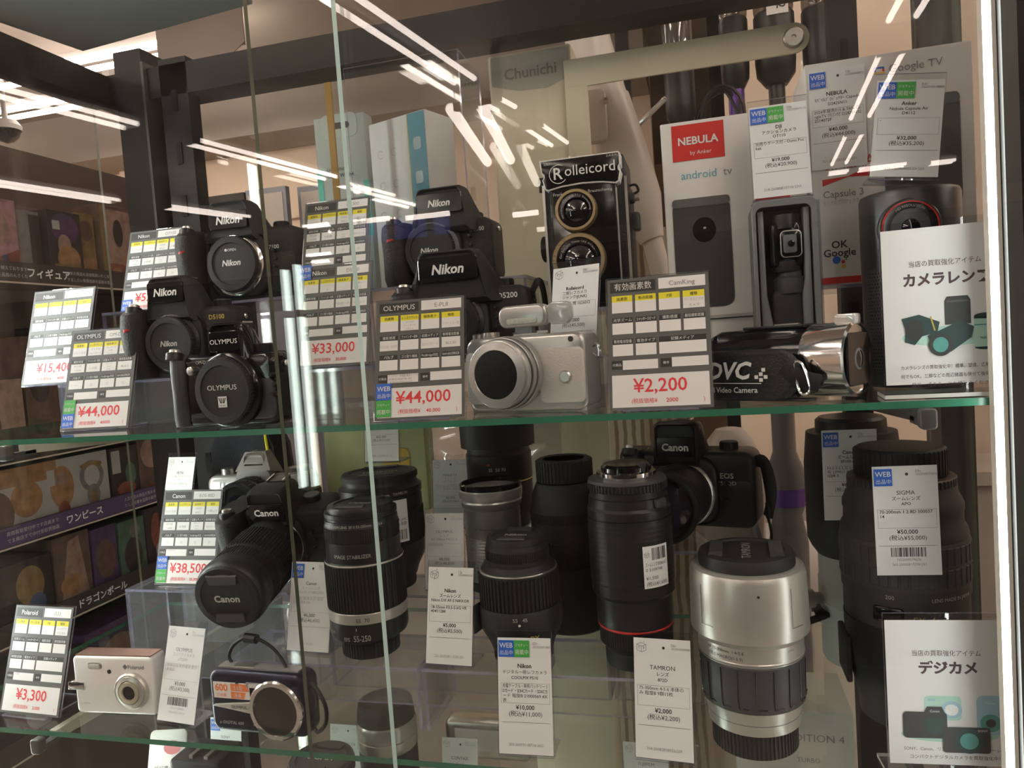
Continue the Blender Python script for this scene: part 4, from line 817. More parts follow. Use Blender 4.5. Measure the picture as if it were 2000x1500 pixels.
m.poly([(-W / 2 + .0255, H * 0.690), (-W / 2 + .046, H * 0.690), (-W / 2 + .044, H * 0.805), (-W / 2 + .0255, H * 0.805)], ORA, -.0008).poly([(-W / 2 + .0255, H * 0.570), (-W / 2 + .040, H * 0.570), (-W / 2 + .042, H * 0.675), (-W / 2 + .0255, H * 0.675)], ORA, -.0008)
m.text('600', -W / 2 + .0150, H * 0.680, .0095, ORA, -.0008, bold=.03, fit=.0165).text('万画素', -W / 2 + .0150, H * 0.590, .0038, ORA, -.0008, bold=.02).text('2.5型', -W / 2 + .034, H * 0.715, .0045, WINK, -.0010, bold=.02).text('液晶', -W / 2 + .033, H * 0.595, .0042, WINK, -.0010, bold=.02)
m.build('feature_sticker', t, 'white and orange sticker', False)
cv = MB().at((.0215, 0, H * .44), (90, 0, 0)).lathe([(.0285, -.001), (.0285, .003), (.0270, .0045), (.0235, .0045), (.0230, .0030)], CHR, 64).lathe([(.0232, .0028), (.0225, .0036), (.001, .0040)], mat('brushed_dark', (.10, .092, .085), .24, .85, var=.12, vs=20), 56)
cv.M = Matrix.Identity(4); cv.extr([(.002, H * .44 + .007), (-.010, H * .44 + .0055), (-.030, H * .44 + .0035), (-.046, H * .44 + .0015), (-.0475, H * .44), (-.034, H * .44 - .0015), (-.006, H * .44 - .005)], -.0032, -.0002, SLV, .001, 2).text('OLYMPUS', -.0180, H * .44 - .0005, .0038, CDARK, -.0035, bold=.02, fit=.019)
cv.build('sliding_cover', t, 'bright metal sliding lens cover')
MB().box(-.010, .007, -.0012, .001, H * .76, H * .845, CHRW, .0004).box(-.007, .004, -.0016, .0, H * .775, H * .83, mat('flash_lens', (.62, .62, .58), .1), 0).build('flash', t)
MB().at((-.020, 0, H * .80), (90, 0, 0)).lathe([(.0020, -.001), (.0020, .0006)], BLK, 12).build('sensor_window', t)
ws = MB().tube([(W / 2 - .002, .010, H * .72), (W / 2 + .004, .006, H * .84), (W / 2 + .012, .004, H * .72), (W / 2 + .0175, .004, H * .50), (W / 2 + .016, .004, H * .25), (W / 2 + .006, .006, H * .08), (W / 2 + .0005, .009, H * .10)], .0019, BLKM, 8).tube([(W / 2 + .002, .008, H * .76), (W / 2 + .008, .005, H * .62), (W / 2 + .006, .006, H * .40), (W / 2 + .001, .008, H * .3)], .0016, BLKM, 8)
ws.tube([(-.036, .016, H * .98), (-.040, .017, H * 1.12), (-.034, .018, H * 1.30), (-.020, .019, H * 1.42), (-.004, .018, H * 1.40), (.012, .017, H * 1.26), (.024, .014, H * 1.06), (.026, .012, H * .98)], .0017, BLKM, 8).tube([(-.021, .019, H * 1.42), (-.008, .0185, H * 1.41)], .0048, BLK, 10)
ws.build('wrist_strap', t, 'black braided wrist strap')
# ------------------------------------------------------------------ loose lenses
def lens(name, label, px, py, z, rb, segs, Y, rot=(0, 0, 0), cat='lens', sc=1., zm=None):
    """px, py: photo pixel half way up the axis; Y: depth of the axis; segs: (part, kind, ...)"""
    p = P(px, py, Y); t = thing(name, label, cat, (p.x, Y, z + .0003), rot); t.scale = (sc, sc, 1)
    parts = {}
    zf = (lambda z_: float(np.interp(z_, zm[0], zm[1]))) if zm else (lambda z_: z_)
    for sg in segs:
        m = parts.setdefault(sg[0], MB()); m.at()
        if sg[1] == 'L': m.lathe([(r_, zf(z_)) for r_, z_ in sg[2]], sg[3], 56)
        elif sg[1] == 'R': m.ribs(sg[2][0], zf(sg[2][1]), zf(sg[2][2]), sg[3], *sg[4])
        elif sg[1] == 'T': m.text(sg[2], 0, zf(sg[3]), sg[4], sg[5], 0, bend=sg[6], **(sg[7] if len(sg) > 7 else {}))
    for k, m in parts.items(): m.build(k, t)
    return t
UP = Matrix.Identity(4)
def box_sticker(t, r, z0, z1, a0, a1, lines, label='white barcode sticker', bar=(.55, .95), seed=3, logo=False):
    m = MB(); n = 10; v = []
    for i in range(n + 1):
        a = a0 + (a1 - a0) * i / n; v += [(r * math.sin(a), -r * math.cos(a), z0), (r * math.sin(a), -r * math.cos(a), z1)]
    m.add(v, [(2 * i, 2 * i + 2, 2 * i + 3, 2 * i + 1) for i in range(n)], PAPERG)
    h = z1 - z0; am = (a0 + a1) / 2; wd = (a1 - a0) * r; q = MB()
    barcode(q, -wd * .40 + (wd * .22 if logo else 0), wd * .40, z0 + h * bar[0], z0 + h * bar[1], 0, seed)
    if logo: tf_logo(q, -wd * .36, z0 + h * .80, wd * .2, INK, 0)
    for s, zz, sz in lines: q.text(s, -wd * .43, z0 + h * zz, sz, INK, 0, al='l', fit=wd * .86)
    q.line((-wd * .45, z0 + h * .32), (wd * .45, z0 + h * .32), .0003, INK)
    for w_ in q.v:
        a = w_[:, 0] / r + am; w_[:, 0], w_[:, 1] = (r + .00015) * np.sin(a), -(r + .00015) * np.cos(a)
    k = m.nv; m.add(np.concatenate(q.v), q.f, [q.mats[i] for i in q.m]); return m.build('barcode_sticker', t, label)

# black zoom with the silver ring
t = lens('camera_lens', 'black zoom lens with a silver lower ring standing behind the green glass door edge', 716, 1140, S1, .032, [
    ('rear_cap', 'R', (.0305, 0, .0150), BLKM, (56, .0009)),
    ('barrel', 'L', [(.0315, .0150), (.0395, .0200), (.0412, .0235), (.0412, .0375)], BLK),
    ('silver_ring', 'L', [(.0414, .0375), (.0418, .0380), (.0418, .0470), (.0414, .0475)], SLV),
    ('zoom_ring', 'R', (.0420, .0480, .0915), RUB, (72, .0011)),
    ('barrel', 'L', [(.0408, .0910), (.0412, .0920), (.0412, .0940)], BLK),
    ('barrel', 'L', [(.0413, .0920), (.0415, .0925), (.0415, .0932), (.0413, .0937)], SLV),
    ('barrel', 'L', [(.0400, .0935), (.0392, .0945), (.0390, .1130)], BLK),
    ('focus_ring', 'R', (.0392, .1130, .1270), RUB, (110, .0006)),
    ('barrel', 'L', [(.0390, .1270), (.0385, .1285), (.0380, .1330), (.0370, .1335), (.0370, .1355), (.0380, .1360), (.0380, .1400)], BLK),
    ('barrel', 'T', 'CANON ZOOM LENS  EF-S 55-250mm  1:4-5.6', .1287, .0036, SINK, .0388, dict(ang=.1)),
    ('barrel', 'T', 'IMAGE STABILIZER', .1000, .0050, SINK, .0393, dict(ang=.12)),
    ('silver_ring', 'T', '55  70', .0400, .0055, CDARK, .0421, dict(ang=.30)),
    ('barrel', 'T', '55-250', .0220, .0080, SINK, .0415, dict(ang=.25, sx=.8)), ('barrel', 'T', 'EFS', .0220, .0050, SINK, .0415, dict(ang=-.15)), ('barrel', 'T', 'ı', .0320, .006, WINK, .0415, dict(ang=.12)),
    ('barrel', 'T', 'AF/MF', .0270, .0035, SINK, .0415, dict(ang=-.95)), ('barrel', 'T', 'ON OFF', .0270, .0030, SINK, .0415, dict(ang=-.7))], .652, sc=.92)
pinch_cap(t, .0345, .1395, 'Canon', UP, .0095, ang=0, dark=BLK)
# large lens with barcode sticker
t = lens('camera_lens', 'wide black lens with a barcode sticker hanging off its right side', 750, 1040, S2, .033, [
    ('rear_cap', 'L', [(.030, 0), (.031, .002), (.031, .012)], BLKM),
    ('barrel', 'L', [(.033, .012), (.0355, .020), (.0430, .034), (.0435, .040), (.0435, .096), (.0425, .100), (.0440, .101), (.0440, .108), (.0400, .111), (.0390, .113), (.0390, .120)], BLK),
    ('zoom_ring', 'R', (.0442, .050, .085), RUB, (80, .0008)),
    ('barrel', 'T', '62mm   TAMRON', .1030, .0040, SINK, .0442, dict(ang=.75))], .724)
pinch_cap(t, .0405, .1165, 'TAMRON', UP, .009, dark=BLKM, ang=20)
box_sticker(t, .0446, .054, .098, .55, 1.05, (('3003 D PF 1:4 MC', .50, .0042), ('本体のみ 程度B', .40, .0042)), bar=(.06, .30))
# tall hooded lens at the back
lens('camera_lens', 'tall black lens with a wide hood, its top touching the upper shelf line', 978, 950, S3, .034, [
    ('rear_cap', 'L', [(.031, 0), (.032, .012)], BLKM),
    ('barrel', 'L', [(.034, .012), (.0365, .020), (.0365, .052), (.0370, .054), (.0370, .082), (.0355, .084), (.0355, .094)], BLK),
    ('barrel', 'L', [(.0372, .0520), (.0374, .0526), (.0372, .0532)], GOLDI),
    ('lens_hood', 'L', [(.0405, .0900), (.0418, .0905), (.0425, .128), (.0405, .128), (.0395, .095)], BLKM),
    ('barrel', 'T', '35  50 70', .066, .005, SINK, .0372, dict(ang=.2)), ('barrel', 'T', 'm', .072, .005, REDP, .0372, dict(ang=-.05))], .80)
# grey metal lens
lens('camera_lens', 'slim grey metal lens with an open glass front and silver front ring', 965, 1050, S2, .028, [
    ('rear_cap', 'L', [(.027, 0), (.0275, .010)], BLKM),
    ('barrel', 'L', [(.0275, .010), (.0285, .014), (.0285, .058), (.0290, .060), (.0290, .084), (.0310, .087), (.0312, .091)], mat('gunmetal', (.20, .195, .185), .4, .6, var=.05)),
    ('zoom_ring', 'L', [(.0288 + .0007 * (i % 2), .016 + .0016 * i) for i in range(26)], mat('gunmetal', (0, 0, 0))),
    ('front_ring', 'L', [(.0312, .0905), (.0320, .0915), (.0312, .0930), (.0320, .0945), (.0328, .0960), (.0328, .1030), (.0315, .1045)], SLVB),
    ('front_ring', 'L', [(.0318, .1040), (.0318, .1090), (.0300, .1100), (.0285, .1090), (.0270, .0960), (.020, .094)], GLB),
    ('front_glass', 'L', [(.0268, .0965), (.018, .0990), (.008, .1002), (.001, .1005)], LENSP),
    ('barrel', 'T', '40-150mm 1:4-5.6', .0650, .0032, CDARK, .0292, {})], .724)
# lens standing on its front with a rear cap
lens('camera_lens', 'black lens topped by a ribbed black rear cap, left of the upturned lens', 1110, 1040, S1, .034, [
    ('barrel', 'L', [(.033, 0), (.0365, .003), (.0370, .012), (.0370, .060), (.0362, .062), (.0362, .094), (.0370, .096), (.0370, .122), (.0352, .126), (.0345, .136), (.0300, .146), (.0285, .148)], BLKM),
    ('zoom_ring', 'R', (.0378, .066, .092), RUB, (70, .0010)), ('focus_ring', 'R', (.0376, .110, .120), RUB, (90, .0006)),
    ('rear_cap', 'R', (.0288, .149, .170), BLKM, (46, .0010)), ('rear_cap', 'L', [(.0280, .1695), (.0255, .1712), (.0215, .1712), (.0210, .1700), (.001, .1700)], BLKM)], .730)
# 18-55 zoom
t = lens('camera_lens', 'stubby matte black zoom lens with gold lettering and a pinch cap', 1017, 1180, S1, .028, [
    ('rear_cap', 'R', (.0275, 0, .0100), BLKM, (44, .0008)),
    ('barrel', 'L', [(.0285, .0100), (.0300, .0150), (.0375, .0300), (.0385, .0340), (.0385, .0500), (.0375, .0520)], BLKM),
    ('zoom_ring', 'R', (.0375, .0520, .0815, ) , RUB, (60, .0014)),
    ('barrel', 'L', [(.0362, .0815), (.0362, .0835)], BLKM), ('barrel', 'L', [(.0362, .0832), (.0364, .0838), (.0362, .0846)], CHRW),
    ('barrel', 'L', [(.0350, .0840), (.0315, .0900), (.0292, .0910), (.0290, .0940)], BLKM), ('focus_ring', 'R', (.0295, .0935, .1030), RUB, (90, .0006)),
    ('barrel', 'L', [(.0290, .1030), (.0285, .1060), (.0280, .1080)], BLKM),
    ('barrel', 'T', '55   45', .0450, .0048, SINK, .0388, dict(ang=.22)), ('barrel', 'T', '●', .0410, .0030, WINK, .0388, dict(ang=.20)),
    ('barrel', 'T', 'Nikon', .0265, .0060, GOLDI, .0378, dict(ang=.18, bold=.03)), ('barrel', 'T', 'DX', .0270, .0058, GOLDI, .0380, dict(ang=.55, bold=.03)), ('barrel', 'T', 'VR', .0190, .0050, GOLDI, .0345, dict(ang=.4))], .652)
pinch_cap(t, .0275, .1075, 'Nikon', UP, .0085, dark=BLKM, ang=0)
_z = [c for c in t.children if c.name.startswith('barrel')][0]
MB().at((-.0375, -.010, .040), (0, 0, -15)).box(-.0012, .0012, -.011, .007, -.014, .012, DGR, .001).box(-.0022, 0, -.008, -.003, -.010, .002, BLK, .0005).build('switch_panel', t)
# upturned lens with red ring
t = lens('camera_lens', 'black lens standing mount up with a red ring and a barcode sticker', 1233, 1080, S1, .028, [
    ('front_cap', 'L', [(.0275, 0), (.0280, .002), (.0280, .012), (.0270, .014)], BLKM),
    ('barrel', 'L', [(.0265, .012), (.0300, .0180), (.0310, .0200)], BLK), ('focus_ring', 'R', (.0322, .0195, .0340), RUB, (80, .0006)),
    ('barrel', 'L', [(.0325, .0340), (.0330, .0355)], BLK), ('red_ring', 'L', [(.0331, .0352), (.0334, .0358), (.0334, .0366), (.0331, .0370)], REDP),
    ('barrel', 'L', [(.0330, .0368), (.0335, .0400), (.0335, .0620), (.0350, .0640), (.0365, .0660), (.0365, .0760)], BLK),
    ('zoom_ring', 'L', [(.0367 + .0003 * (i % 3 > 0), .0750 + .0014 * i) for i in range(42)], BLK),
    ('barrel', 'L', [(.0365, .1330), (.0367, .1400), (.0350, .1425), (.0348, .1500)], BLK), ('barrel', 'L', [(.0345, .1500), (.0335, .1505), (.0335, .1560), (.0345, .1570)], BLK),
    ('aperture_ring', 'R', (.0350, .1560, .1630), BLKM, (64, .0010)), ('barrel', 'L', [(.0345, .1630), (.0340, .1655), (.0265, .1660)], DGR),
    ('mount', 'L', [(.0262, .1655), (.0265, .1670), (.0265, .1715), (.0225, .1720)], CHR), ('mount', 'L', [(.0225, .1700), (.0220, .1755), (.0195, .1780), (.001, .1775)], GLB)], .652)
_m = [c for c in t.children if c.name.startswith('mount')][0]
MB().box(.012, .018, -.016, -.009, .172, .180, DGR, .001).build('index_lug', _m)
MB().at((.0, 0, 0), (0, 0, 55)).box(-.007, .007, -.0378, -.033, .1420, .1500, DGR, .002).build('lock_switch', t)
box_sticker(t, .0378, .076, .112, .36, 1.02, (('ズームレンズ SIGMA AF-C', .52, .0040), ('0 3109748', .40, .0038), ('¥1,500', .20, .0042), ('(税込¥1,650)', .06, .0042)), bar=(.66, .95), seed=5, logo=True)
# silver zoom
t = lens('camera_lens', 'large silver and black zoom lens with a black pinch cap in the right foreground', 1468, 1300, ZL, .034, [
    ('mount_cap', 'R', (.0350, 0, .0210), BLKM, (64, .0012)),
    ('barrel', 'L', [(.0355, .0205), (.0375, .0215), (.0378, .0300), (.0410, .0420)], SLV), ('barrel', 'L', [(.0380, .0300), (.0380, .0306)], MGR),
    ('zoom_ring', 'L', [(.0412, .0415), (.0422, .0425), (.0430, .0790), (.0422, .0800)], DGR),
    ('barrel', 'L', [(.0424, .0798), (.0432, .0808), (.0432, .0830), (.0428, .0835), (.0430, .0970)], SLV), ('barrel', 'L', [(.0433, .0815), (.0435, .0818), (.0433, .0822)], MGR),
    ('lens_hood', 'L', [(.0432, .0955), (.0455, .0985), (.0480, .1010), (.0482, .1030), (.0470, .1490), (.0455, .1530), (.0430, .1545), (.0405, .1545)], SLV),
    ('barrel', 'T', 'AF 75-300mm  1:4-5.6', .0910, .0036, CDARK, .0432, dict(ang=-.55)), ('barrel', 'T', 'TELE-MACRO(1:3.9)', .0860, .0036, CDARK, .0432, dict(ang=-.55)), ('barrel', 'T', 'JAPAN', .0910, .0025, MGR, .0432, dict(ang=.75)),
    ('lens_hood', 'T', '●', .1390, .0030, CDARK, .0474, dict(ang=.12))], .640)
pinch_cap(t, .0392, .0862, 'TAMRON', UP @ Matrix.Scale(1.78, 4, (0, 0, 1)) @ Matrix.Rotation(R(68), 4, 'Z'), .0105, dark=BLKM, ang=20)
h = [c for c in t.children if c.name.startswith('lens_hood')][0]; m = MB()
for a in (-.78, .82):
    q = [(.0480 + .0002) * 1.0] ; m.M = Matrix.Rotation(a, 4, 'Z'); m.tube([(-.006, -.0478, .1440), (-.006, -.0483, .1120), (.006, -.0483, .1120)], .00022, CDARK, 5)
m.build('hood_grooves', h)
z = [c for c in t.children if c.name.startswith('zoom_ring')][0]; m = MB()
for a in np.arange(-1.3, 1.4, .33): m.M = Matrix.Rotation(a, 4, 'Z'); m.tube([(0, -.0431, .0775), (0, -.0425, .0480), (.004, -.0422, .0465), (.008, -.0424, .0465)], .0005, GLB, 6)
m.build('grip_grooves', z)
# big telephoto
t = lens('telephoto_lens', 'big black telephoto lens with a rubber ring behind the ¥50,000 tag', 1767, 1150, ZL, .040, [
    ('lens_hood', 'L', [(.0400, 0), (.0405, .010), (.0480, .034), (.0500, .052), (.0505, .070)], BLKM),
    ('barrel', 'L', [(.0490, .068), (.0500, .072), (.0500, .092), (.0512, .094), (.0512, .102)], mat('speckled_black', (.052, .053, .054), .6, bump=.6, bs=1100)),
    ('rubber_ring', 'L', [(.0512, .102), (.0515, .103), (.0515, .140), (.0505, .142)], mat('grey_rubber', (.065, .066, .067), .6, bump=.3, bs=900)),
    ('rubber_ring', 'R', (.0522, .105, .121), mat('grey_rubber', ()), (44, .0011, .75)), ('rubber_ring', 'R', (.0522, .123, .139), mat('grey_rubber', ()), (44, .0011, .75)),
    ('barrel', 'L', [(.0505, .141), (.0508, .146), (.0495, .155), (.0475, .160), (.0472, .176), (.0480, .180), (.0478, .188), (.0455, .196), (.0435, .204), (.0430, .214)], mat('speckled_black', ())),
    ('switch_ring', 'R', (.0432, .2130, .2250), DGR, (60, .0009)), ('barrel', 'L', [(.0430, .2250), (.0425, .2260), (.0375, .2270)], mat('brown_flange', (.10, .075, .06), .4, .4, var=.1)),
    ('rear_cap', 'R', (.0372, .2270, .2520), BLKM, (50, .0010)), ('rear_cap', 'L', [(.0362, .2515), (.0340, .2535), (.001, .2535)], BLKM),
    ('barrel', 'T', 'LENS MADE IN JAPAN', .0950, .0042, SINK, .0514, dict(ang=.55, flip=False)), ('barrel', 'T', '200', .0955, .0048, SINK, .0514, dict(ang=-.45)), ('barrel', 'T', 'ı', .146, .006, WINK, .0508, dict(ang=-.62)),
    ('barrel', 'T', 'EX  Apo', .0780, .0075, GOLDI, .0502, dict(ang=.12, shear=.3))], .704, zm=((0, .068, .102, .142, .196, .227, .2535), (0, .088, .124, .163, .196, .214, .2385)))
MB().at((0, 0, 0), (0, 0, -28)).box(-.012, .012, -.0512, -.047, .097, .110, GLB, .002).build('distance_window', t)
MB().at((-.018, .004, 0)).box(-.035, -.030, -.020, .020, .030, .072, BLKM, .002).build('tripod_foot', t)
# white telephoto at the back
GWH = mat('greyish_white_paint', (.42, .42, .40), .4, var=.03, bump=.05)
t = lens('telephoto_lens', 'off white telephoto lens with a black hood behind the tags at right', 1668, 1000, ZL, .036, [
    ('barrel', 'L', [(.034, 0), (.036, .004), (.0360, .060), (.0375, .062), (.0375, .086), (.0365, .088), (.0365, .118)], GWH),
    ('lens_hood', 'L', [(.0370, .112), (.0425, .120), (.0460, .128), (.0460, .205), (.0430, .238), (.040, .238)], BLKM),
    ('lens_cap', 'L', [(.0405, .232), (.0340, .236), (.0335, .250), (.030, .253), (.001, .253)], BLK),
    ('lens_hood', 'T', 'Canon', .222, .0050, SINK, .0448, dict(ang=-.5))], .812)
q = MB().at((-.040, -.010, .066), (0, -90, 15)).lathe([(.006, -.006), (.006, .004), (.0095, .005), (.0100, .016), (.0085, .018), (.006, .018), (.0055, .012)], GWH, 28).at().box(-.044, -.030, -.020, .014, .048, .054, BLKM, .002).tube([(-.034, -.016, .05), (-.048, -.02, .046), (-.060, -.018, .040)], .004, BLKM, 8, .6).build('tripod_collar', t)

# lenses and oddments on the bottom shelf, seen through the lower glass shelf
lens('camera_lens', 'lens with a bright silver band on the bottom shelf, seen through the clear riser', 755, 1410, ZL - .155, .034, [
    ('barrel', 'L', [(.036, -.123), (.036, .020), (.0355, .022)], BLKM), ('silver_band', 'L', [(.0362, .020), (.0372, .022), (.0372, .034), (.0365, .035), (.0372, .036), (.0372, .050), (.0355, .054)], SLVB), ('front_ring', 'L', [(.0355, .052), (.0352, .062), (.033, .075), (.030, .076), (.026, .070), (.001, .068)], BLKM)], .82)
t = lens('camera_lens', 'lens with a lettered black cap at the bottom edge under the navy camera', 628, 1490, ZL - .16, .036, [
    ('barrel', 'L', [(.036, -.118), (.036, .030), (.038, .034), (.038, .044)], BLKM)], .74)
pinch_cap(t, .037, .043, 'SIGMA', UP, .011, ang=0, dark=DGR, ink=WINK)
def low_tag(px, py, Y, label, brand, stick='', w=.047, lines=('レンズ',), price='¥3,000', h=.095, red=False):
    p = P(px, py, Y); return price_tag((p.x, p.y, p.z - h), 0, 8, brand, lines, ('本体のみ',), price, '¥3,300', '05r', '1022010288', '', label, stick=stick, w=w, faint=True, h=h, stand=False)
low_tag(668, 1425, .80, 'white tag under the lower shelf left of the silver banded lens', 'MINOLTA')
low_tag(890, 1452, .80, 'white tag under the lower shelf left of the ¥10,000 tag', 'CONTAX', w=.045)
low_tag(428, 1412, .78, 'white tag with a blue sticker under the navy compact camera', 'SONY', stick='W', w=.045)
low_tag(1258, 1462, .80, 'white tag under the lower shelf behind the ¥2,000 tag', 'FUJIFILM', w=.050)
p = P(330, 1425, .74)
tag(MB().at(p, (-20, 0, 12)).extr(rrect(.046, .10, .006, 4, 0, -.05), 0, .002, PAPER, .0005, 2).poly(ell(.011, .008, 12, .006, -.020), mat('pink_print', (.70, .25, .27), .6), -.0003).text('保証書', -.006, -.045, .006, GINK, -.0003).text('WARRANTY', -.004, -.058, .004, GINK, -.0003).build('leaflet'), 'white leaflet with a red print under the lower shelf at left', 'leaflet')
p = P(375, 1484, .70); t = thing('flash_unit', 'black gadget with chrome rails at the bottom edge under the navy camera tag', 'gadget', p)
MB().box(-.032, .034, 0, .05, -.07, -.002, BLK, .004).build('body', t); MB().box(-.008, -.003, .005, .030, -.002, .002, CHRW).box(.012, .017, .005, .030, -.002, .002, CHRW).build('rail', t, None, False)
p = P(942, 1440, .86); t = thing('compact_camera', 'shiny flat gadget lying under the lower shelf left of the ¥10,000 tag', 'camera', p, (0, 0, 0))
MB().box(-.05, .06, 0, .03, -.030, .018, CHRW, .006).build('body', t); MB().box(-.036, .05, -.001, .002, -.018, .010, PAPER).build('screen', t, None, False)
p = P(1590, 1392, .85); t = thing('cardboard_box', 'white box lettered ION 4 on the bottom shelf behind the silver zoom lens', 'box', (p.x, p.y, ZB + .0004))
h_ = p.z - ZB; MB().box(-.085, .040, 0, .10, 0, h_, mat('matte_card_white', (.72, .71, .69), .5, var=.02)).build('carton', t, None, False)
q = MB(); q.text('EDITION 4', .030, h_ - .034, .0125, GINK, -.0004, al='r', bold=-.005); q.text('TURBO', .004, h_ - .058, .0075, GINK, -.0004, al='r', bold=-.005); q.build('lettering', t, None, False)
# ------------------------------------------------------------------ boxes, projector, posters on the upper shelf
CARTON = mat('white_carton', (.74, .73, .71), .42, var=.012, vs=8)
DKP = mat('printed_charcoal', (.045, .042, .042), .5, var=.1, vs=40)
DKP2 = mat('printed_grey', (.11, .11, .11), .5, var=.1, vs=40)
def carton(name, label, x0, x1, y0, d, z0, z1, m=CARTON, cat='box', rz=0):
    t = thing(name, label, cat, ((x0 + x1) / 2, y0, z0 + .0003), (0, 0, rz)); W = (x1 - x0)
    MB().box(-W / 2, W / 2, 0, d, 0, z1 - z0, m, .0012).build('carton', t); return t
# lower small white box with a gadget picture, then the red-logo box on top
t = carton('product_box', 'small white box with a dark gadget picture under the red logo box', -.030, .096, .725, .09, ZU, ZU + .0685)
m = MB(); m.extr(rrect(.018, .013, .002, 3, .033, .050), -.0006, -.0003, DKP); m.rect(.026, .030, .056, .060, DKP, -.0004); m.text('Nikon', .010, .040, .004, GINK, -.0004); m.build('printed_front', t, None, False)
t = carton('product_box', 'white projector box with a red logo panel and a dark cylinder picture', -.0275, .0985, .722, .095, ZU + .0692, ZU + .2535)
m = MB(); y = -.0004; X = lambda px: P(px, 400, .722).x - .033; Zz = lambda px, py: P(px, py, .722).z - ZU - .0692
m.rect(-.0530, -.0060, .148, .181, REDP, y); m.text('NEBULA', -.0295, .1625, .0098, WINK, y * 2, bold=.025); m.text('by Anker', -.0275, .1530, .0052, WINK, y * 2)
m.text('android', -.0305, .131, .0105, mat('teal_print', (.12, .42, .50), .5), y, bold=.0, al='c'); m.text('tv', -.0045, .131, .0105, GINK, y)
m.extr(rrect(.0520, .100, .009, 6, -.030, .061), y * 2, y, DKP, 0)
m.poly(ell(.0105, .0115, 28, -.028, .083), GLB, y * 3); m.poly(ell(.0014, .0010, 14, -.0275, .0845), LINK, y * 4)
m.poly(rrect(.0520, .008, .003, 3, -.030, .109), DKP2, y * 3)
tx = .0185
for s, z, sz, mm in (('CA', .139, .0080, REDP), ('POCKET', .089, .0105, REDP), ('SIZE', .039, .0105, REDP)): m.text(s, tx, z, sz, mm, y, al='l', bold=.01)
m.rect(tx, tx + .03, .101, .118, REDP, y); m.poly([(tx, .078), (tx + .012, .076), (tx + .012, .084), (tx, .083)], REDP, y); m.rect(tx, tx + .004, .050, .070, REDP, y); m.rect(tx, tx + .03, .066, .070, REDP, y); m.rect(tx, tx + .03, .050, .054, REDP, y); m.rect(tx + .007, tx + .012, .056, .063, REDP, y)
m.poly(ell(.0022, .0022, 16, tx + .004, .030), BLU, y); m.line((tx, .014), (tx + .007, .014), .0009, BLU, y); m.line((tx, .019), (tx + .007, .019), .0009, BLU, y)
m.rect(-.064, .064, .0002, .0030, LINK, y)
m.build('printed_front', t, None, False)
t = carton('product_box', 'tall white projector box with a red word and coloured dots behind the dark round projector',   .1035, .2400, .740, .085, ZU + .0925, ZU + .2935)
m = MB(); o = Vector((.17175, .740, ZU + .0928)); q = lambda px, py: (P(px, py, .740).x - o.x, P(px, py, .740).z - o.z)
def T(s, px, py, size, mm, **k): x, z = q(px, py); m.text(s, x, z, size, mm, y, **k)
T('Google TV', 1735, 142, .0098, GINK, al='l'); x, z = q(1716, 139); m.frame(x - .004, x + .0045, z - .0028, z + .0035, .0016, BLU, y); m.rect(x - .004, x + .0045, z - .0028, z - .0010, mat('amber_print', (.80, .45, .04), .5), y * 2); m.rect(x + .0028, x + .0046, z - .001, z + .0015, REDP, y * 2)
T('CINEMA', 1655, 328, .0150, REDP, bold=.015, fit=.046); x, z = q(1606, 352); m.poly([(x, z), (x + .022, z + .001), (x + .045, z + .010), (x + .045, z - .001), (x + .022, z + .0005), (x, z - .006)], REDP, y)
T('Capsule 3', 1607, 388, .0088, GINK, al='l', bold=.005); T('モバイルプロジェクター', 1607, 402, .0048, LINK, al='l', bold=.01, fit=.034)
T('OK', 1640, 484, .0094, CDARK, bold=.015); T('Google', 1640, 500, .0094, CDARK, bold=.015)
for px, py, r_, mm in ((1634, 508, .0035, BLU), (1647, 511, .0016, REDP), (1653, 506, .0008, GRN), (1648, 520, .0019, mat('amber_print', (0, 0, 0)))): x, z = q(px, py); m.poly(ell(r_, r_, 20, x, z), mm, y)
m.rect(-.0680, -.028, .0005, .0065, REDP, y)
x, z = q(1800, 275); m.extr(rrect(.062, .098, .009, 6, x, z - .010), y * 2, y, DKP2, 0); m.poly(rrect(.062, .010, .004, 3, x, z + .034), MGR, y * 3)
m.build('printed_front', t, None, False)
# grey pocket camera case
t = thing('pocket_camera_case', 'tall open grey case holding a pocket gimbal camera', 'camera case', (.0735, .676, ZU + .0003))
W, H, D = .054, .166, .040
CSG = mat('case_grey', (.17, .18, .185), .45, bump=.1, bs=1200)
o = rrect(W, H, .008, 6, 0, H / 2); i = rrect(W - .009, H - .010, .006, 6, -.001, H / 2 - .001)
m = MB(); m.rings([[(a, .030, b) for a, b in i], [(a, .0, b) for a, b in i], [(a, 0, b) for a, b in inset(o, .001)], [(a, .001, b) for a, b in o], [(a, D, b) for a, b in o]], CSG); m.build('shell', t)
m = MB(); m.extr([(-.022, .002), (-.0125, .002), (-.0125, .060), (-.0165, .085), (-.0165, .158), (-.022, .158)], .006, .030, CSG, .002, 2).extr([(.0205, .002), (.0120, .002), (.0120, .085), (.0145, .098), (.0150, .158), (.0205, .158)], .004, .030, CSG, .002, 2); m.build('foam_insert', t)
g = MB().extr(rrect(.025, .086, .006, 5, .0, .046), .005, .026, BLKM, .004, 3).build('handle', t)
m = MB().at((.003, .015, .0915)).lathe([(.0125, -.006), (.0130, 0), (.0130, .007), (.011, .009), (.0105, .014)], DGR, 36).build('gimbal_arm', t)
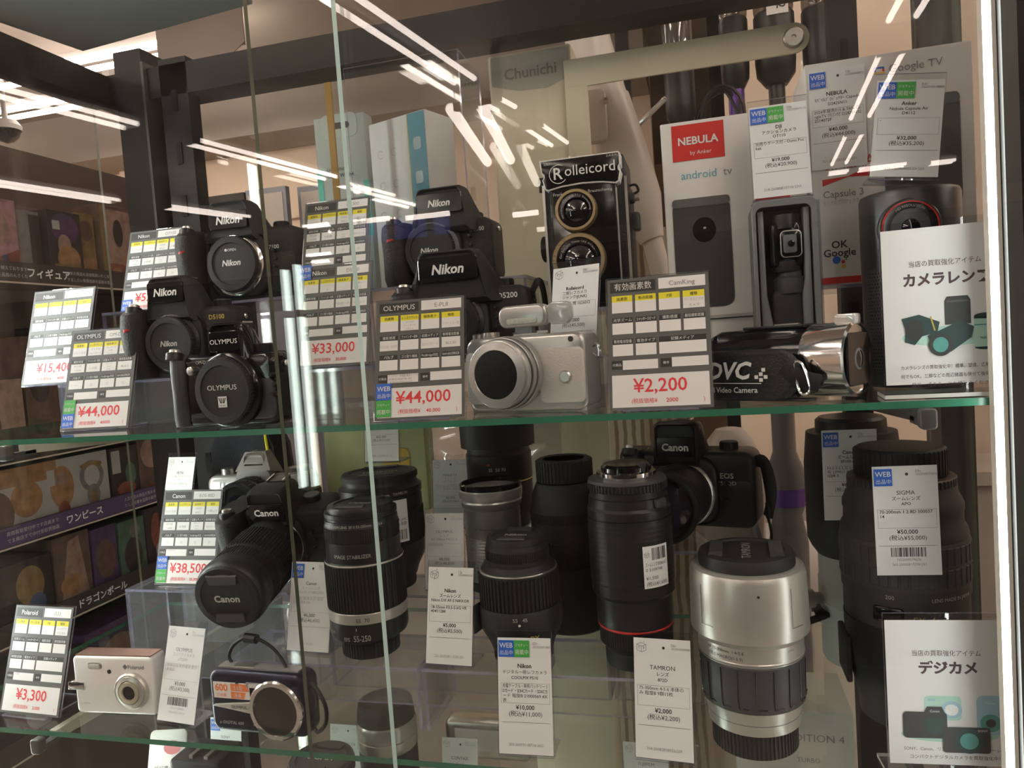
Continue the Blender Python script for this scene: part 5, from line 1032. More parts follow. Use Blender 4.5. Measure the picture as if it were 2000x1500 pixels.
m = MB().extr(rrect(.0270, .040, .006, 6, .001, .1275), .004, .024, GLB, .004, 3).at((.001, .014, .1040)).lathe([(.0115, 0), (.0120, .003), (.0120, .009), (.010, .011)], BLK, 32).at((.001, .014, .143)).lathe([(.012, -.002), (.0125, .006), (.012, .010)], BLK, 32).at(); hd = m.build('camera_head', t)
m = MB().extr(rrect(.0175, .0230, .004, 6, .0045, .1275), .0025, .0045, SLV, .0005, 2).extr(rrect(.0160, .0215, .0035, 6, .0045, .1275), .0020, .0040, GLB, .0003, 2).extr(rrect(.0110, .0155, .002, 5, .0035, .1275), .0016, .0030, MGR, .0004, 2).at((.0045, .0016, .1275), (90, 0, 0)).lathe([(.0030, 0), (.0026, .0006), (.001, .0007)], LENS, 20); m.build('lens_window', hd)
MB().box(.0262, .0285, .002, D - .002, .004, H - .004, ACR, .0).build('clear_cover', t, None, False)
# dark round projector
t = thing('projector', 'dark grey round portable projector with a red rimmed lens', 'projector', (.1760, .702, ZU + .0003))
r_ = .0385; H = .1630
PRG = mat('anodised_grey', (.085, .088, .092), .33, .6, bump=.05, bs=1500)
m = MB().lathe([(r_ - .003, 0), (r_ - .001, .002), (r_ - .001, .006), (r_, .008), (r_, .100)], DGR, 64).lathe([(r_, .100), (r_ + .0003, .101), (r_ + .0003, H - .004), (r_ - .001, H - .001), (r_ - .004, H), (.001, H)], PRG, 64).build('body', t)
m = MB()
for j in range(30):
    for i in range(34):
        a = -1.25 + 2.5 * (i + .5 * (j % 2)) / 34; z = .012 + j * .0029; k = r_ + .00012
        c = [(a + .0006 / r_ * math.cos(u), z + .0006 * math.sin(u)) for u in np.linspace(0, 2 * pi, 6, endpoint=False)]
        m.add([(k * math.sin(p_), -k * math.cos(p_), zz) for p_, zz in c], [tuple(range(6))], GLB)
m.build('speaker_grille', t)
lz = .130
q = MB().at((-.009, -r_ + .0055, lz), (90, 0, 0)).lathe([(.0235, -.002), (.0235, .0045), (.0225, .0055), (.0215, .0052)], PRG, 56).lathe([(.0215, .0045), (.0212, .0060), (.0202, .0060)], mat('red_rim', (.75, .03, .02), .3), 56, False).lathe([(.0202, .0052), (.0200, .0058), (.0150, .0054)], GLB, 56, False).lathe([(.0150, .0050), (.0145, .0058), (.0070, .0066), (.0065, .0058)], mat('blue_grey', (.10, .11, .125), .35), 48)
q.M = Matrix.Translation((-.009, 0, lz)); q.text('HD RESOLUTION', 0, 0, .0028, SINK, -r_ + .0055 - .0062, ring=.0165, ang=0)
ln = q.build('lens_bezel', t); MB().at((-.009, -r_ + .0055, lz), (90, 0, 0)).lathe([(.0068, .0052), (.0062, .0072), (.003, .0085), (.001, .0088)], LENS, 32).build('front_glass', ln)

# poster stands
TEAL = mat('teal_photo', (.10, .36, .33), .5, var=.3, vs=60); TEALD = mat('dark_teal_photo', (.035, .075, .075), .5, var=.3, vs=60); TEALL = mat('pale_teal_photo', (.45, .72, .63), .5, var=.1, vs=40); CHARP = mat('charcoal_photo', (.05, .055, .055), .5, var=.2, vs=60); SKYP = mat('pale_blue_photo', (.38, .60, .72), .5, var=.08, vs=30)
POST = mat('poster_paper', (.80, .82, .82), .35, var=.01, vs=20); PINK = mat('mauve_ink', (.10, .065, .075), .6)
def poster(loc, yaw, w, h, label, title, lines, art, base=True):
    t = thing('poster_stand', label, 'poster stand', loc, (0, 0, yaw))
    c = MB().rect(-w / 2, w / 2, .009, h, POST, 0); y = -.00015
    c.text('当店の買取強化アイテム', w * -.01, h * .775, w * .058, PINK, y, bold=.015, fit=w * .56); c.text(title, w * .0, h * .665, w * .122, PINK, y, bold=.04, fit=w * .68)
    for i, s in enumerate(lines): c.text(s, w * .03, h * (.165 - .052 * i), w * .040, PINK, y, bold=.012, fit=w * .82)
    art(c, w, h, y); c.build('poster', t, None, False)
    s = glass_box(-w / 2 - .001, w / 2 + .001, .0004, .0022, .001, h + .005, AEDGE, 'y', ACR)
    f = glass_box(-w / 2 - .003, w / 2 + .003, -.013, .024, .0002, .0030, mat('base_edge', (.62, .62, .60), .3), 'z', ACRM); s.add(np.concatenate(f.v), f.f, [f.mats[i] for i in f.m]); s.build('acrylic_stand', t, 'clear acrylic stand', False)
    return t
def art_lens(c, w, h, y):
    c.poly(ell(w * .40, h * .06, 40, w * .04, h * .355), TEALL, y)
    c.poly([(-w * .02, h * .42), (w * .18, h * .42), (w * .18, h * .56), (w * .16, h * .585), (0, h * .585), (-w * .02, h * .56)], CHARP, y * 2); c.rect(-.0 * w, w * .16, h * .55, h * .56, DKP2, y * 3)
    c.poly([(-w * .36, h * .47), (-w * .22, h * .49), (-w * .06, h * .44), (-w * .08, h * .38), (-w * .20, h * .36), (-w * .26, h * .31), (-w * .34, h * .33), (-w * .33, h * .40)], TEALD, y * 3); c.poly(ell(w * .075, h * .062, 24, -w * .26, h * .40), CHARP, y * 4); c.line((-w * .13, h * .475), (-w * .10, h * .39), .0010, GOLDI, y * 4)
    c.poly([(-w * .16, h * .36), (w * .10, h * .44), (w * .20, h * .40), (w * .18, h * .34), (w * .02, h * .26), (-w * .10, h * .25)], TEALD, y * 5); c.poly(ell(w * .095, h * .068, 30, -w * .06, h * .305), CHARP, y * 6); c.poly(ell(w * .06, h * .045, 30, -w * .06, h * .305), TEAL, y * 7)
    c.poly([(w * .20, h * .28), (w * .40, h * .28), (w * .40, h * .46), (w * .20, h * .46)], TEALL, y * 6); c.poly(ell(w * .10, h * .018, 24, w * .30, h * .46), TEALD, y * 7); c.rect(w * .20, w * .40, h * .445, h * .46, TEALD, y * 7); c.rect(w * .20, w * .40, h * .405, h * .412, TEAL, y * 7); c.poly(ell(w * .10, h * .016, 24, w * .30, h * .28), TEALD, y * 5)
    c.text('NIKKOR', w * .30, h * .325, w * .03, CDARK, y * 8)
def art_cam(c, w, h, y):
    c.poly(ell(w * .40, h * .05, 40, w * .0, h * .27), TEALL, y)
    c.poly(rrect(w * .30, h * .155, .003, 4, -w * .05, h * .44), TEALL, y * 2); c.poly(ell(w * .085, h * .055, 28, w * .02, h * .43), SKYP, y * 3); c.poly(ell(w * .055, h * .036, 28, w * .02, h * .43), POST, y * 4); c.rect(-w * .17, -w * .11, h * .485, h * .50, SKYP, y * 3)
    c.poly(rrect(w * .22, h * .25, .005, 4, w * .33, h * .40), SKYP, y * 2); c.poly(ell(w * .085, h * .056, 28, w * .33, h * .35), TEAL, y * 3); c.poly(ell(w * .04, h * .027, 28, w * .33, h * .35), CHARP, y * 4); c.text('Canon', w * .33, h * .47, w * .03, POST, y * 3)
    c.poly(rrect(w * .36, h * .17, .003, 4, -w * .20, h * .33), CHARP, y * 4); c.poly([(-w * .22, h * .40), (-w * .03, h * .40), (-w * .06, h * .45), (-w * .18, h * .45)], CHARP, y * 5); c.poly(ell(w * .085, h * .062, 28, -w * .12, h * .33), TEALD, y * 6); c.text('Canon', -w * .12, h * .415, w * .03, POST, y * 7)
    c.poly(rrect(w * .38, h * .165, .002, 4, w * .13, h * .24), CHARP, y * 7); c.poly(ell(w * .115, h * .080, 30, w * .15, h * .235), TEALD, y * 8); c.poly(ell(w * .075, h * .052, 30, w * .15, h * .235), TEAL, y * 9); c.text('SONY', w * .26, h * .295, w * .03, POST, y * 8)
a_, b_ = PZ(1732, 775, ZU), PZ(1935, 771, ZU)
poster((P(1850, 620, .592).x, .592, ZU + .0003), -4, .082, .1215, 'white poster stand with teal lens photographs on the upper shelf', 'カメラレンズ', ('カメラレンズの買取強化中！標準、望遠、広角、単焦点', '何でもOK。三脚などの周辺機器も併せて強化中なので', '是非一式まるっとお持込みください。'), art_lens)
poster((P(1852, 1350, .604).x, .604, ZL + .0003), 4, .086, .1215, 'white poster stand with teal compact camera photographs on the lower shelf', 'デジカメ', ('SONY、Canon、リコーなど一眼レフ、ミラーレス', 'コンパクトデジタルカメラを買取強化中！'), art_cam)

# boxes standing on the tall riser at the back left of the upper shelf
t = carton('product_box', 'white box with a blue stripe of round symbols at the back left', -.388, -.298, .850, .055, T2, T2 + .212, mat('cool_carton', (.70, .74, .71), .5, var=.02), rz=-19)
m = MB(); m.rect(.018, .0445, .0, .211, mat('cyan_print', (.05, .28, .38), .5, var=.05), -.0004)
for z in (.175, .135, .095): m.extr(rrect(.0115, .0145, .003, 4, .0312, z), -.0008, -.0005, mat('pale_cyan', (.40, .55, .58), .5))
for x, z in ((-.028, .172), (-.006, .172), (-.028, .134), (-.006, .134), (-.030, .098), (-.004, .098)): m.rings([[(x + r_ * math.cos(a), -.0005, z + r_ * math.sin(a)) for a in np.linspace(.6, 5.6, 14)] for r_ in (.005, .0042)], LINK, False, False, False)
m.rect(.0172, .0180, 0, .211, YEL, -.0005); m.build('printed_front', t, None, False)
t = carton('product_box', 'slim pale green and grey hanging box left of the blue striped box', -.468, -.398, .880, .025, T2, T2 + .235, mat('pale_green_carton', (.42, .47, .44), .5, var=.03))
m = MB(); m.rect(-.036, -.028, .085, .170, mat('mint_print', (.10, .52, .42), .5), -.0004); m.rect(.028, .036, .080, .150, mat('mint_print', (0, 0, 0)), -.0004)
m.text('SAMSUNG', -.022, .166, .0060, INK, -.0004, al='l', bold=.02); m.text('Galaxy Watch4', -.022, .158, .0060, INK, -.0004, al='l', bold=.01); [m.line((-.022, .148 - .006 * i), (.018 - .004 * (i % 3), .148 - .006 * i), .0012, LINK, -.0004) for i in range(14)]
m.extr(rrect(.050, .030, .008, 4, 0, .222), -.0008, -.0004, mat('pale_green_carton', (0, 0, 0)), 0); m.extr(rrect(.030, .008, .004, 4, 0, .222), -.0012, -.0009, DKP, 0); m.build('printed_front', t, None, False)
tag(MB().box(-.418, -.410, .820, .823, T2 + .0005, T2 + .255, mat('amber_strip', (.35, .20, .04), .5, var=.1)).build('amber_strip', smooth=False), 'thin amber strip standing in front of the slim green box', 'strip')
# open clear sleeve between the boxes and the tall cream box
g = thing('acrylic_box', 'empty clear acrylic cover over the blue striped box', 'acrylic cover', (-.32, .815, T2 + .0003))
for b_, fc in (((-.070, .072, 0, .002, 0, .265), 'y'), ((.070, .072, .002, .085, 0, .265), 'x')): glass_box(*b_, AEDGE, fc, ACR).build('panel', g, None, False)
_p = P(487, 862, .905)
tag(MB().box(_p.x - .040, _p.x + .045, .900, .903, S3 + .0004, S3 + .128, mat('bright_patch_white', (.90, .90, .88), .5, var=.02)).build('bright_patch_sheet', smooth=False), 'white sheet standing in for a bright patch behind the silver film camera', 'sheet')  # sheet added in place of a bright patch of light at the back
# oddments at the back of the lower shelf
YGB = mat('yellow_green_card', (.40, .42, .20), .6, var=.05)
t = carton('cardboard_box', 'yellow green box with a worn orange sticker at the back left of the lower shelf', -.485, -.345, .868, .03, S3, S3 + .13, YGB)
MB().extr(rrect(.036, .036, .006, 4, .030, .062), -.0007, -.0003, mat('orange_sticker', (.55, .36, .05), .6, var=.2, vs=80), 0).build('sticker', t, None, False)
t = thing('carrying_bag', 'black cloth bag with a yellow edge behind the silver film camera', 'bag', (-.600, .876, S3 + .0003))
m = MB(); m.rings([[(a, b, z) for a, b in ((-.05 * k, -.02), (.05 * k, -.02), (.06 * k, 0), (.05 * k, .022), (-.05 * k, .022), (-.06 * k, 0))] for z, k in ((0, 1.0), (.03, 1.05), (.09, .95), (.118, .7), (.124, .3))], mat('black_cloth', (.020, .022, .030), .9, bump=.6, bs=300)); m.build('cloth_body', t)
MB().tube([(.045, -.023, .0), (.043, -.0235, .05), (.038, -.021, .10), (.030, -.012, .122)], .002, YEL, 6).build('yellow_piping', t)
t = thing('plastic_bag', 'clear plastic wrapped accessory with black strap behind the middle lenses', 'plastic bag', (-.255, .868, ZL + .147 + .0005))
rnd = random.Random(4); n = 9; m = MB()
def crump(x, z, s): return .020 * math.sin(9 * x / .12 + s) * math.cos(7 * z / .12) + rnd.uniform(-.006, .006)
for sgn in (-1, 1):
    v = [(-.085 + .17 * i / n, sgn * (.022 * math.sin(pi * i / n) * math.sin(pi * min(1, j / n * 1.1)) + .003) + crump(i / n * .17, j / n * .12, sgn) * .35, .004 + .115 * j / n + (rnd.uniform(-.006, .006) if j == n else 0)) for j in range(n + 1) for i in range(n + 1)]
    m.add(v, [(j * (n + 1) + i, j * (n + 1) + i + 1, (j + 1) * (n + 1) + i + 1, (j + 1) * (n + 1) + i) for j in range(n) for i in range(n)], BAG)
m.build('plastic_film', t, None, True, 20); MB().tube([(-.03, 0, .006), (-.01, -.004, .05), (.018, 0, .09), (.03, .003, .105)], .011, BLKM, 8, .35).build('strap', t)
# ------------------------------------------------------------------ figure shelving beyond the left glass
SHX = -1.7
SHM = mat('shelf_charcoal', (.032, .027, .025), .6, var=.15); PRICER = mat('cream_price_rail', (.48, .42, .34), .5, var=.05); PURP = mat('purple_strip', (.075, .052, .12), .5, var=.05)
t = thing('store_shelving', 'dark shelving of boxed figures standing beyond the left end of the case', 'shelving', (SHX - .2, 1.85, 0))
MB().box(-.02, 0, -.75, .75, 0, 2.02, mat('shelf_back', (.10, .075, .06), .8, var=.1)).at((-.18, 0, 0)).build('back_panel', t, smooth=False)
LEV = (.42, .715, .955, 1.165, 1.625)
for z in LEV: MB().box(-.18, .19, -.75, .75, z - .018, z, SHM).build('shelf', t, smooth=False)
for y in (-.76, .75): MB().box(-.20, .19, y, y + .015, 0, 2.02, SHM).build('end_panel', t, smooth=False)
def strip(z, col, words, h=.052):
    m = MB().box(.190, .196, -.75, .75, z - .020, z - .020 + h, SHM if col is None else col)
    m.box(.1905, .1985, -.75, .75, z - .024, z - .020, PRICER)
    m.M = Matrix.Rotation(pi / 2, 4, 'Z')
    for s, y_, sz, mm, bg in words:
        if bg: m.rect(y_ - bg / 2, y_ + bg / 2, z - .018, z + .030, PURP, -.1964)
        m.text(s, y_, z - .004 if sz > .02 else z + .010, sz, mm, -.1968, bold=.02)
        if sz < .02: m.text(s[::-1], y_, z - .008, sz, mm, -.1968)
    return m.build('label_strip', t, smooth=False)
strip(1.625, None, (('フィギュア', -.20, .028, WINK, 0), ('たくさんの商品を取り揃えております', -.36, .011, LINK, 0), ('人気の商品を高価買取いたします', -.06, .011, LINK, 0)))
strip(.955, None, (('ワンピース', -.165, .026, WINK, .62), ('人気作品の商品を集めました', .06, .012, LINK, 0), ('高価買取受付中です店員まで', -.33, .012, LINK, 0)))
strip(.715, None, (('ドラゴンボール', -.13, .026, WINK, 0),))
strip(1.165, None, ()); strip(.42, None, ())
def C(n, c, v=.3): return mat('print_' + n, tuple((q * .72 + sum(c) / 3 * .28) * .52 for q in c), .5, var=.1 if v < .1 else .75, vs=38)
def figbox(y0, y1, z, h, base, blobs, label, d=.15, x=0.):
    t = thing('figure_box', label, 'boxed figure', (SHX - .025 - x, (y0 + y1) / 2 + .05, z + .0004), (0, 0, 90), 'boxed figures on the dark shelving')
    W = y1 - y0; MB().box(-W / 2, W / 2, 0, d, 0, h, base, .001).build('carton', t, None, False)
    m = MB(); k = -.0004
    for b in blobs:
        kind, col = b[0], b[1]
        if kind == 'r': m.rect(b[2] * W - W / 2, b[3] * W - W / 2, b[4] * h, b[5] * h, col, k)
        elif kind == 'e': m.poly(ell(b[4] * W, b[5] * h, 18, b[2] * W - W / 2, b[3] * h), col, k)
        elif kind == 'p': m.poly([(a * W - W / 2, c * h) for a, c in b[2:]], col, k)
        k -= .0003
    m.build('printed_front', t, None, False); return t
pk, dk, og, rd, yl, pu, wh, br, fl, gy, bl, gn = [C(*a) for a in (('pink', (.62, .26, .30)), ('dark', (.06, .045, .045)), ('orange', (.55, .25, .06)), ('red', (.42, .09, .04)), ('ochre', (.40, .24, .05)), ('purple', (.12, .05, .18)), ('white', (.62, .58, .54), .05), ('brown', (.20, .11, .07)), ('flesh', (.50, .28, .20)), ('grey', (.28, .27, .26)), ('blue', (.08, .12, .30)), ('green', (.10, .22, .14)))]
z = LEV[4]
figbox(1.38, 1.535, z, .195, pk, (('e', fl, .45, .62, .4, .3), ('p', rd, (0, 0), (1, 0), (1, .35), (.6, .22), (.3, .12)), ('e', dk, .35, .45, .12, .06), ('e', bl, .72, .22, .06, .04)), 'pink boxed figure at the left end of the top shelf row')
figbox(1.540, 1.625, z, .180, gy, (('r', dk, 0, 1, 0, .10), ('r', dk, .6, 1, .2, .95), ('e', yl, .3, .12, .3, .06)), 'grey boxed figure between the pink box and the purple box', x=.02)
figbox(1.632, 1.745, z, .190, dk, (('e', pu, .5, .75, .42, .22), ('e', fl, .45, .5, .2, .16), ('e', og, .55, .3, .35, .2), ('r', yl, .1, .9, .05, .22), ('r', wh, .12, .34, .72, .85)), 'dark boxed figure with purple and gold art and a white sticker')
figbox(1.752, 1.815, z, .200, yl, (('r', og, 0, 1, 0, .35), ('r', rd, 0, 1, 0, .15), ('e', br, .5, .75, .4, .15)), 'narrow ochre boxed figure beside the red orange box', x=.02)
figbox(1.820, 1.985, z, .235, br, (('p', fl, (.05, .2), (.95, .2), (.95, .95), (.05, .95)), ('p', yl, (0, 1), (.08, 1), (.14, .2), (.10, 0), (0, 0)), ('r', rd, .08, 1, 0, .25), ('e', og, .3, .12, .12, .08), ('e', dk, .4, .65, .12, .18), ('e', og, .7, .3, .28, .1)), 'large red and orange boxed figure at the right end of the top shelf row')
figbox(1.99, 2.2, z, .19, dk, (('e', rd, .5, .5, .3, .3),), 'dark boxed figure behind the corner post on the top shelf row')
z = LEV[3]
for a, b, h, ba, bb, l in ((1.36, 1.50, .19, fl, (('e', dk, .3, .4, .2, .2), ('e', pu, .6, .2, .2, .1)), 'flesh coloured boxed figure at the left end of the second row'), (1.51, 1.62, .30, br, (('e', dk, .4, .6, .3, .2), ('r', fl, .1, .9, .05, .2)), 'tall brown boxed figure in the second row'), (1.63, 1.76, .33, dk, (('e', br, .5, .5, .35, .3), ('r', wh, .2, .5, .8, .92)), 'tall dark boxed figure with a white patch in the second row'), (1.77, 1.93, .28, dk, (('e', gn, .5, .5, .3, .3), ('e', og, .4, .3, .2, .15)), 'dark boxed figure with green art in the second row'), (1.94, 2.15, .34, br, (('e', dk, .5, .5, .4, .35),), 'brown boxed figure near the corner post in the second row')): figbox(a, b, z, h, ba, bb, l)
z = LEV[2]
figbox(1.36, 1.755, z + .0, .172, wh, (('r', og, 0, .55, .72, 1), ('r', og, 0, 1, 0, .06), ('e', og, .30, .5, .12, .28), ('e', br, .08, .35, .12, .35), ('e', og, .58, .55, .10, .34), ('e', fl, .58, .68, .06, .1), ('e', rd, .58, .18, .05, .14), ('e', gy, .84, .62, .11, .26), ('e', yl, .84, .8, .10, .06), ('e', wh, .84, .62, .07, .18), ('e', gy, .84, .3, .06, .18), ('e', yl, .84, .28, .035, .1), ('r', wh, .46, .52, .6, .85)), 'wide white and orange boxed figure set in the third row')
figbox(1.765, 1.875, z, .170, dk, (('r', wh, .05, .35, .55, .95), ('e', gn, .7, .5, .2, .2), ('e', rd, .5, .25, .35, .12)), 'dark boxed figure with two white stickers in the third row')
figbox(1.880, 2.06, z, .190, br, (('e', fl, .3, .7, .25, .25), ('e', og, .6, .6, .25, .25), ('e', gy, .8, .75, .12, .2), ('r', rd, .1, .9, .05, .18)), 'brown and orange boxed figure at the right end of the third row')
z = LEV[1]
for a, b, h, ba, bb, l in ((1.36, 1.53, .17, dk, (('e', yl, .6, .6, .25, .3), ('e', bl, .7, .3, .15, .15)), 'dark boxed figure with yellow and blue art in the fourth row'), (1.54, 1.66, .20, br, (('p', fl, (.1, .1), (.9, .05), (.7, .95), (.4, .9)), ('e', og, .4, .3, .3, .15)), 'brown boxed figure with a flesh toned figure in the fourth row'), (1.67, 1.76, .19, pu, (('e', br, .5, .5, .4, .3),), 'purple boxed figure in the fourth row'), (1.77, 1.875, .185, gn, (('e', dk, .5, .4, .35, .3), ('e', gy, .6, .8, .2, .12)), 'dull green boxed figure in the fourth row'), (1.88, 2.0, .20, dk, (('e', rd, .4, .6, .22, .3), ('e', og, .6, .35, .22, .3), ('e', wh, .4, .3, .1, .1)), 'dark boxed figure with red and orange art in the fourth row'), (2.01, 2.2, .19, gy, (('r', dk, .1, .9, .2, .9), ('e', fl, .5, .5, .2, .3)), 'grey windowed boxed figure at the right end of the fourth row')): figbox(a, b, z, h, ba, bb, l)
z = LEV[0]
for a, b, h, ba, bb, l in ((1.36, 1.60, .18, dk, (('e', wh, .4, .4, .2, .3),), 'dark boxed figure at the left end of the bottom row'), (1.61, 1.85, .2, pu, (('e', fl, .5, .5, .3, .3),), 'purple boxed figure in the bottom row'), (1.86, 2.2, .2, br, (('e', rd, .5, .5, .3, .3),), 'brown boxed figure in the bottom row')): figbox(a, b, z, h, ba, bb, l)

# ------------------------------------------------------------------ things hanging or standing behind the case
CREAM = mat('cream_board', (.74, .685, .54), .55, var=.06, vs=6)
t = thing('cardboard_box', 'tall cream cardboard box lettered across its top, behind the case', 'box', (-.203, 1.0, 0))
m = MB().box(-.060, .055, 0, .07, .62, 1.752, CREAM, .004).box(-.059, .054, .001, .069, .0, .62, CREAM); m.build('carton', t)
m = MB(); m.poly([(-.056, 1.748), (.051, 1.748), (.051, 1.708), (.020, 1.698), (-.018, 1.700), (-.056, 1.710)], mat('grey_label', (.46, .44, .385), .6, var=.1), -.0004); m.text('Chunichi', -.002, 1.716, .0205, mat('brown_ink', (.20, .175, .14), .6), -.0009, bold=.02); m.rect(.000, .007, 1.560, 1.580, CDARK, -.0006); m.build('top_label', t, None, False)
t = thing('cross_bar', 'cream round ended bar bolted across the back of the case', 'bar', (0, .992, 0))
o = [(-.152, 1.690), (-.152, 1.727)] ; zc_ = 1.7085
o = [(-.158, zc_ - .0185), (.128, zc_ - .0185)] + [(.128 + .0185 * math.cos(a), zc_ + .0185 * math.sin(a)) for a in np.linspace(-pi / 2, pi / 2, 14)][1:-1] + [(.128, zc_ + .0185), (-.158, zc_ + .0185)]
MB().extr(o, 0, .004, CREAM, .0008, 2).build('bar', t); MB().at((.128, 0, zc_), (90, 0, 0)).lathe([(.0125, 0), (.0122, .0028), (.0105, .0040), (.0030, .0040), (.0028, .002), (.001, .002)], CHRW, 28).build('bolt', t, 'metal bolt')
MB().box(-.158, -.128, .0002, .004, .95, zc_ - .018, CREAM).build('upright_plate', t, smooth=False)
# white stick vacuum leaning
WHV = mat('warm_white_plastic', (.62, .57, .53), .35, var=.04, vs=8)
a, b, c_, d_ = P(1085, -120, 1.14), P(1188, 205, 1.14), P(1262, 440, 1.14), P(1318, 640, 1.14)
t = thing('stick_vacuum', 'big white stick vacuum leaning behind the twin lens camera', 'vacuum cleaner', d_)
L_ = lambda p: p - d_
MB().tube([L_(a), L_(P(1150, 85, 1.14)), L_(b)], [.034, .033, .031], WHV, 20).build('handle', t)
m = MB().tube([L_(P(1186, 195, 1.138)), L_(P(1215, 300, 1.138)), L_(P(1245, 395, 1.138)), L_(c_), L_(P(1274, 470, 1.138))], [.033, .038, .037, .026, .018], WHV, 24); m.build('motor_body', t)
m = MB(); m.M = Matrix.Translation(L_(P(1160, 225, 1.095))); m.extr(rrect(.036, .075, .008, 4), 0, .02, WHV, .003, 2).at(L_(P(1183, 197, 1.092)), (90, 0, 0)).lathe([(.0045, -.002), (.0045, .003), (.002, .003), (.002, .001)], CHRW, 16); m.build('side_bracket', t)
m = MB().tube([L_(P(1272, 460, 1.14)), L_(P(1290, 530, 1.14)), Vector((0, 0, 0)), L_(P(1352, 800, 1.14))], .015, WHV, 16); m.build('wand', t)
m = MB(); m.M = Matrix.Translation(L_(P(1428, 905, 1.14))); m.lathe([(.036, -.38), (.046, -.05), (.044, .0), (.034, .035), (.020, .052), (.012, .054)], WHV, 32).build('dust_bin', t)
# hanging dark stick vacuums
CLB = pane_mat('smoky_bin', (.50, .47, .44), .10, .05, (.25, .22, .2), .25); VPUR = mat('violet_tube', (.13, .045, .30), .35, .3, var=.1); VRED = mat('dull_red', (.25, .04, .04), .4, var=.1)
t = thing('hanging_rail', 'black rail carrying the row of hanging stick vacuums', 'rail', (0, 1.42, 0))
MB().box(-.02, 1.4, -.012, .012, 2.03, 2.055, FRAME).build('bar', t, smooth=False)
for x in (.05, .62, 1.35): MB().box(x - .012, x + .012, .012, .030, 0, 2.055, FRAME).build('post', t, smooth=False)
def vac(px, y_bot, label, tube, bin_r=.026, lab=False, low=None):
    p = P(px, y_bot, 1.36); zt = 2.026; t = thing('stick_vacuum', label, 'vacuum cleaner', (p.x, 1.36, p.z), (0, 0, 0), 'hanging stick vacuums')
    h = zt - p.z; m = MB().lathe([(bin_r * .55, 0), (bin_r * .95, .018), (bin_r, .04), (bin_r, .115), (bin_r * .9, .12)], BLK, 32).build('motor_body', t)
    MB().lathe([(bin_r * .93, .118), (bin_r * .98, .125), (bin_r * .98, .24), (bin_r * .9, .245)], CLB, 32).build('clear_bin', t); MB().lathe([(bin_r * .5, .115), (bin_r * .5, .25), (bin_r * .9, .255), (bin_r * .9, .29), (bin_r * .4, .31)], VRED if lab else BLK, 28).build('cyclone', t)
    MB().tube([(0, 0, .30), (0, .0, .36), (.0, .02, h - .03), (0, .0, h - .008)], .014, BLK, 14).build('handle', t)
    MB().tube([(0, 0, .01), (0, 0, -.18 if low is None else low)], .0135, tube, 16).build('wand', t)
    if lab: MB().at((.004, -bin_r - .0006, .128)).box(-.018, .016, -.0004, 0, -.022, .020, PAPER).add(*(lambda q: (q[0], q[1]))(([(0, 0, 0)], [])), PAPER).build('label_card', t, 'white card numbered 332', False)
    return t
vac(1332, 250, 'dark hanging stick vacuum, leftmost of the row', BLK, .026)
vac(1438, 178, 'hanging stick vacuum with a violet tube', VPUR, .024)
v3 = vac(1517, 168, 'hanging stick vacuum with the white numbered card', BLK, .033, True)
vac(1600, 160, 'dark hanging stick vacuum just left of the black upright', DGR, .024)
q = MB(); q.M = Matrix.Translation((.006, -.0345, .129)) @ Matrix.Rotation(R(90), 4, 'Y'); q.text('332', 0, -.004, .020, CDARK, 0, bold=.01); q.build('card_number', [c for c in v3.children if c.name.startswith('label_card')][0], None, False)
p = P(1405, 235, 1.345); rr = random.Random(2); pts = []
for i in range(80): a = i / 80 * 2 * pi * 4; pts.append((p.x + (.034 + .008 * math.sin(i * .37)) * math.cos(a), p.y + .012 * math.sin(i * .21), p.z + (.048 + .010 * math.cos(i * .29)) * math.sin(a)))
tag(MB().tube(pts, .0032, BLK, 6).build('power_cord'), 'coiled black cord hanging from the leftmost hanging vacuum', 'cord')
_h = bpy.data.objects['hanging_rail']; m = MB(); m.M = Matrix.Translation((0, -1.42, 0)); m.tube([P(1225, 268, 1.41), P(1235, 255, 1.30), P(1292, 200, 1.27), P(1297, 193, 1.268)], .0045, CHRW, 8).box(P(1225, 268, 1.41).x - .012, P(1225, 268, 1.41).x + .012, 1.41, 1.43, 0, 2.03, FRAME).build('display_hook', _h)
# striped card pack, pale counter and white appliance low behind the case
STRP = bpy.data.materials.new('striped_card'); STRP.use_nodes = True; nt = STRP.node_tree; bs_ = nt.nodes['Principled BSDF']; tc = nt.nodes.new('ShaderNodeTexCoord'); wv = nt.nodes.new('ShaderNodeTexWave'); wv.inputs['Scale'].default_value = 22; wv.inputs['Distortion'].default_value = 2.5; wv.bands_direction = 'X'
rp = nt.nodes.new('ShaderNodeValToRGB'); rp.color_ramp.elements[0].color = (.20, .16, .12, 1); rp.color_ramp.elements[1].color = (.46, .40, .33, 1); rp.color_ramp.elements[0].position = .25; rp.color_ramp.elements[1].position = .55
nt.links.new(tc.outputs['Object'], wv.inputs['Vector']); nt.links.new(wv.outputs['Color'], rp.inputs[0]); nt.links.new(rp.outputs[0], bs_.inputs['Base Color'])
a, b = P(1135, 900, 1.20), P(1325, 440, 1.20)
tag(MB().box(a.x, b.x, 1.20, 1.26, .50, b.z, STRP, .003).build('striped_pack', smooth=False), 'pack of vertically striped card behind the twin lens camera and film SLR', 'card pack')
t = thing('pale_counter', 'pale beige counter standing low behind the right half of the case', 'counter', (.32, 1.52, 0)); PALE = mat('pale_beige', (.52, .45, .40), .5, var=.04, vs=3)
MB().box(-.38, .75, 0, .17, 0, 1.04, PALE).build('cabinet', t, smooth=False); MB().box(-.39, .76, -.02, .18, 1.04, 1.065, PALE).build('worktop', t, smooth=False)
p = P(1545, 1105, 1.28)
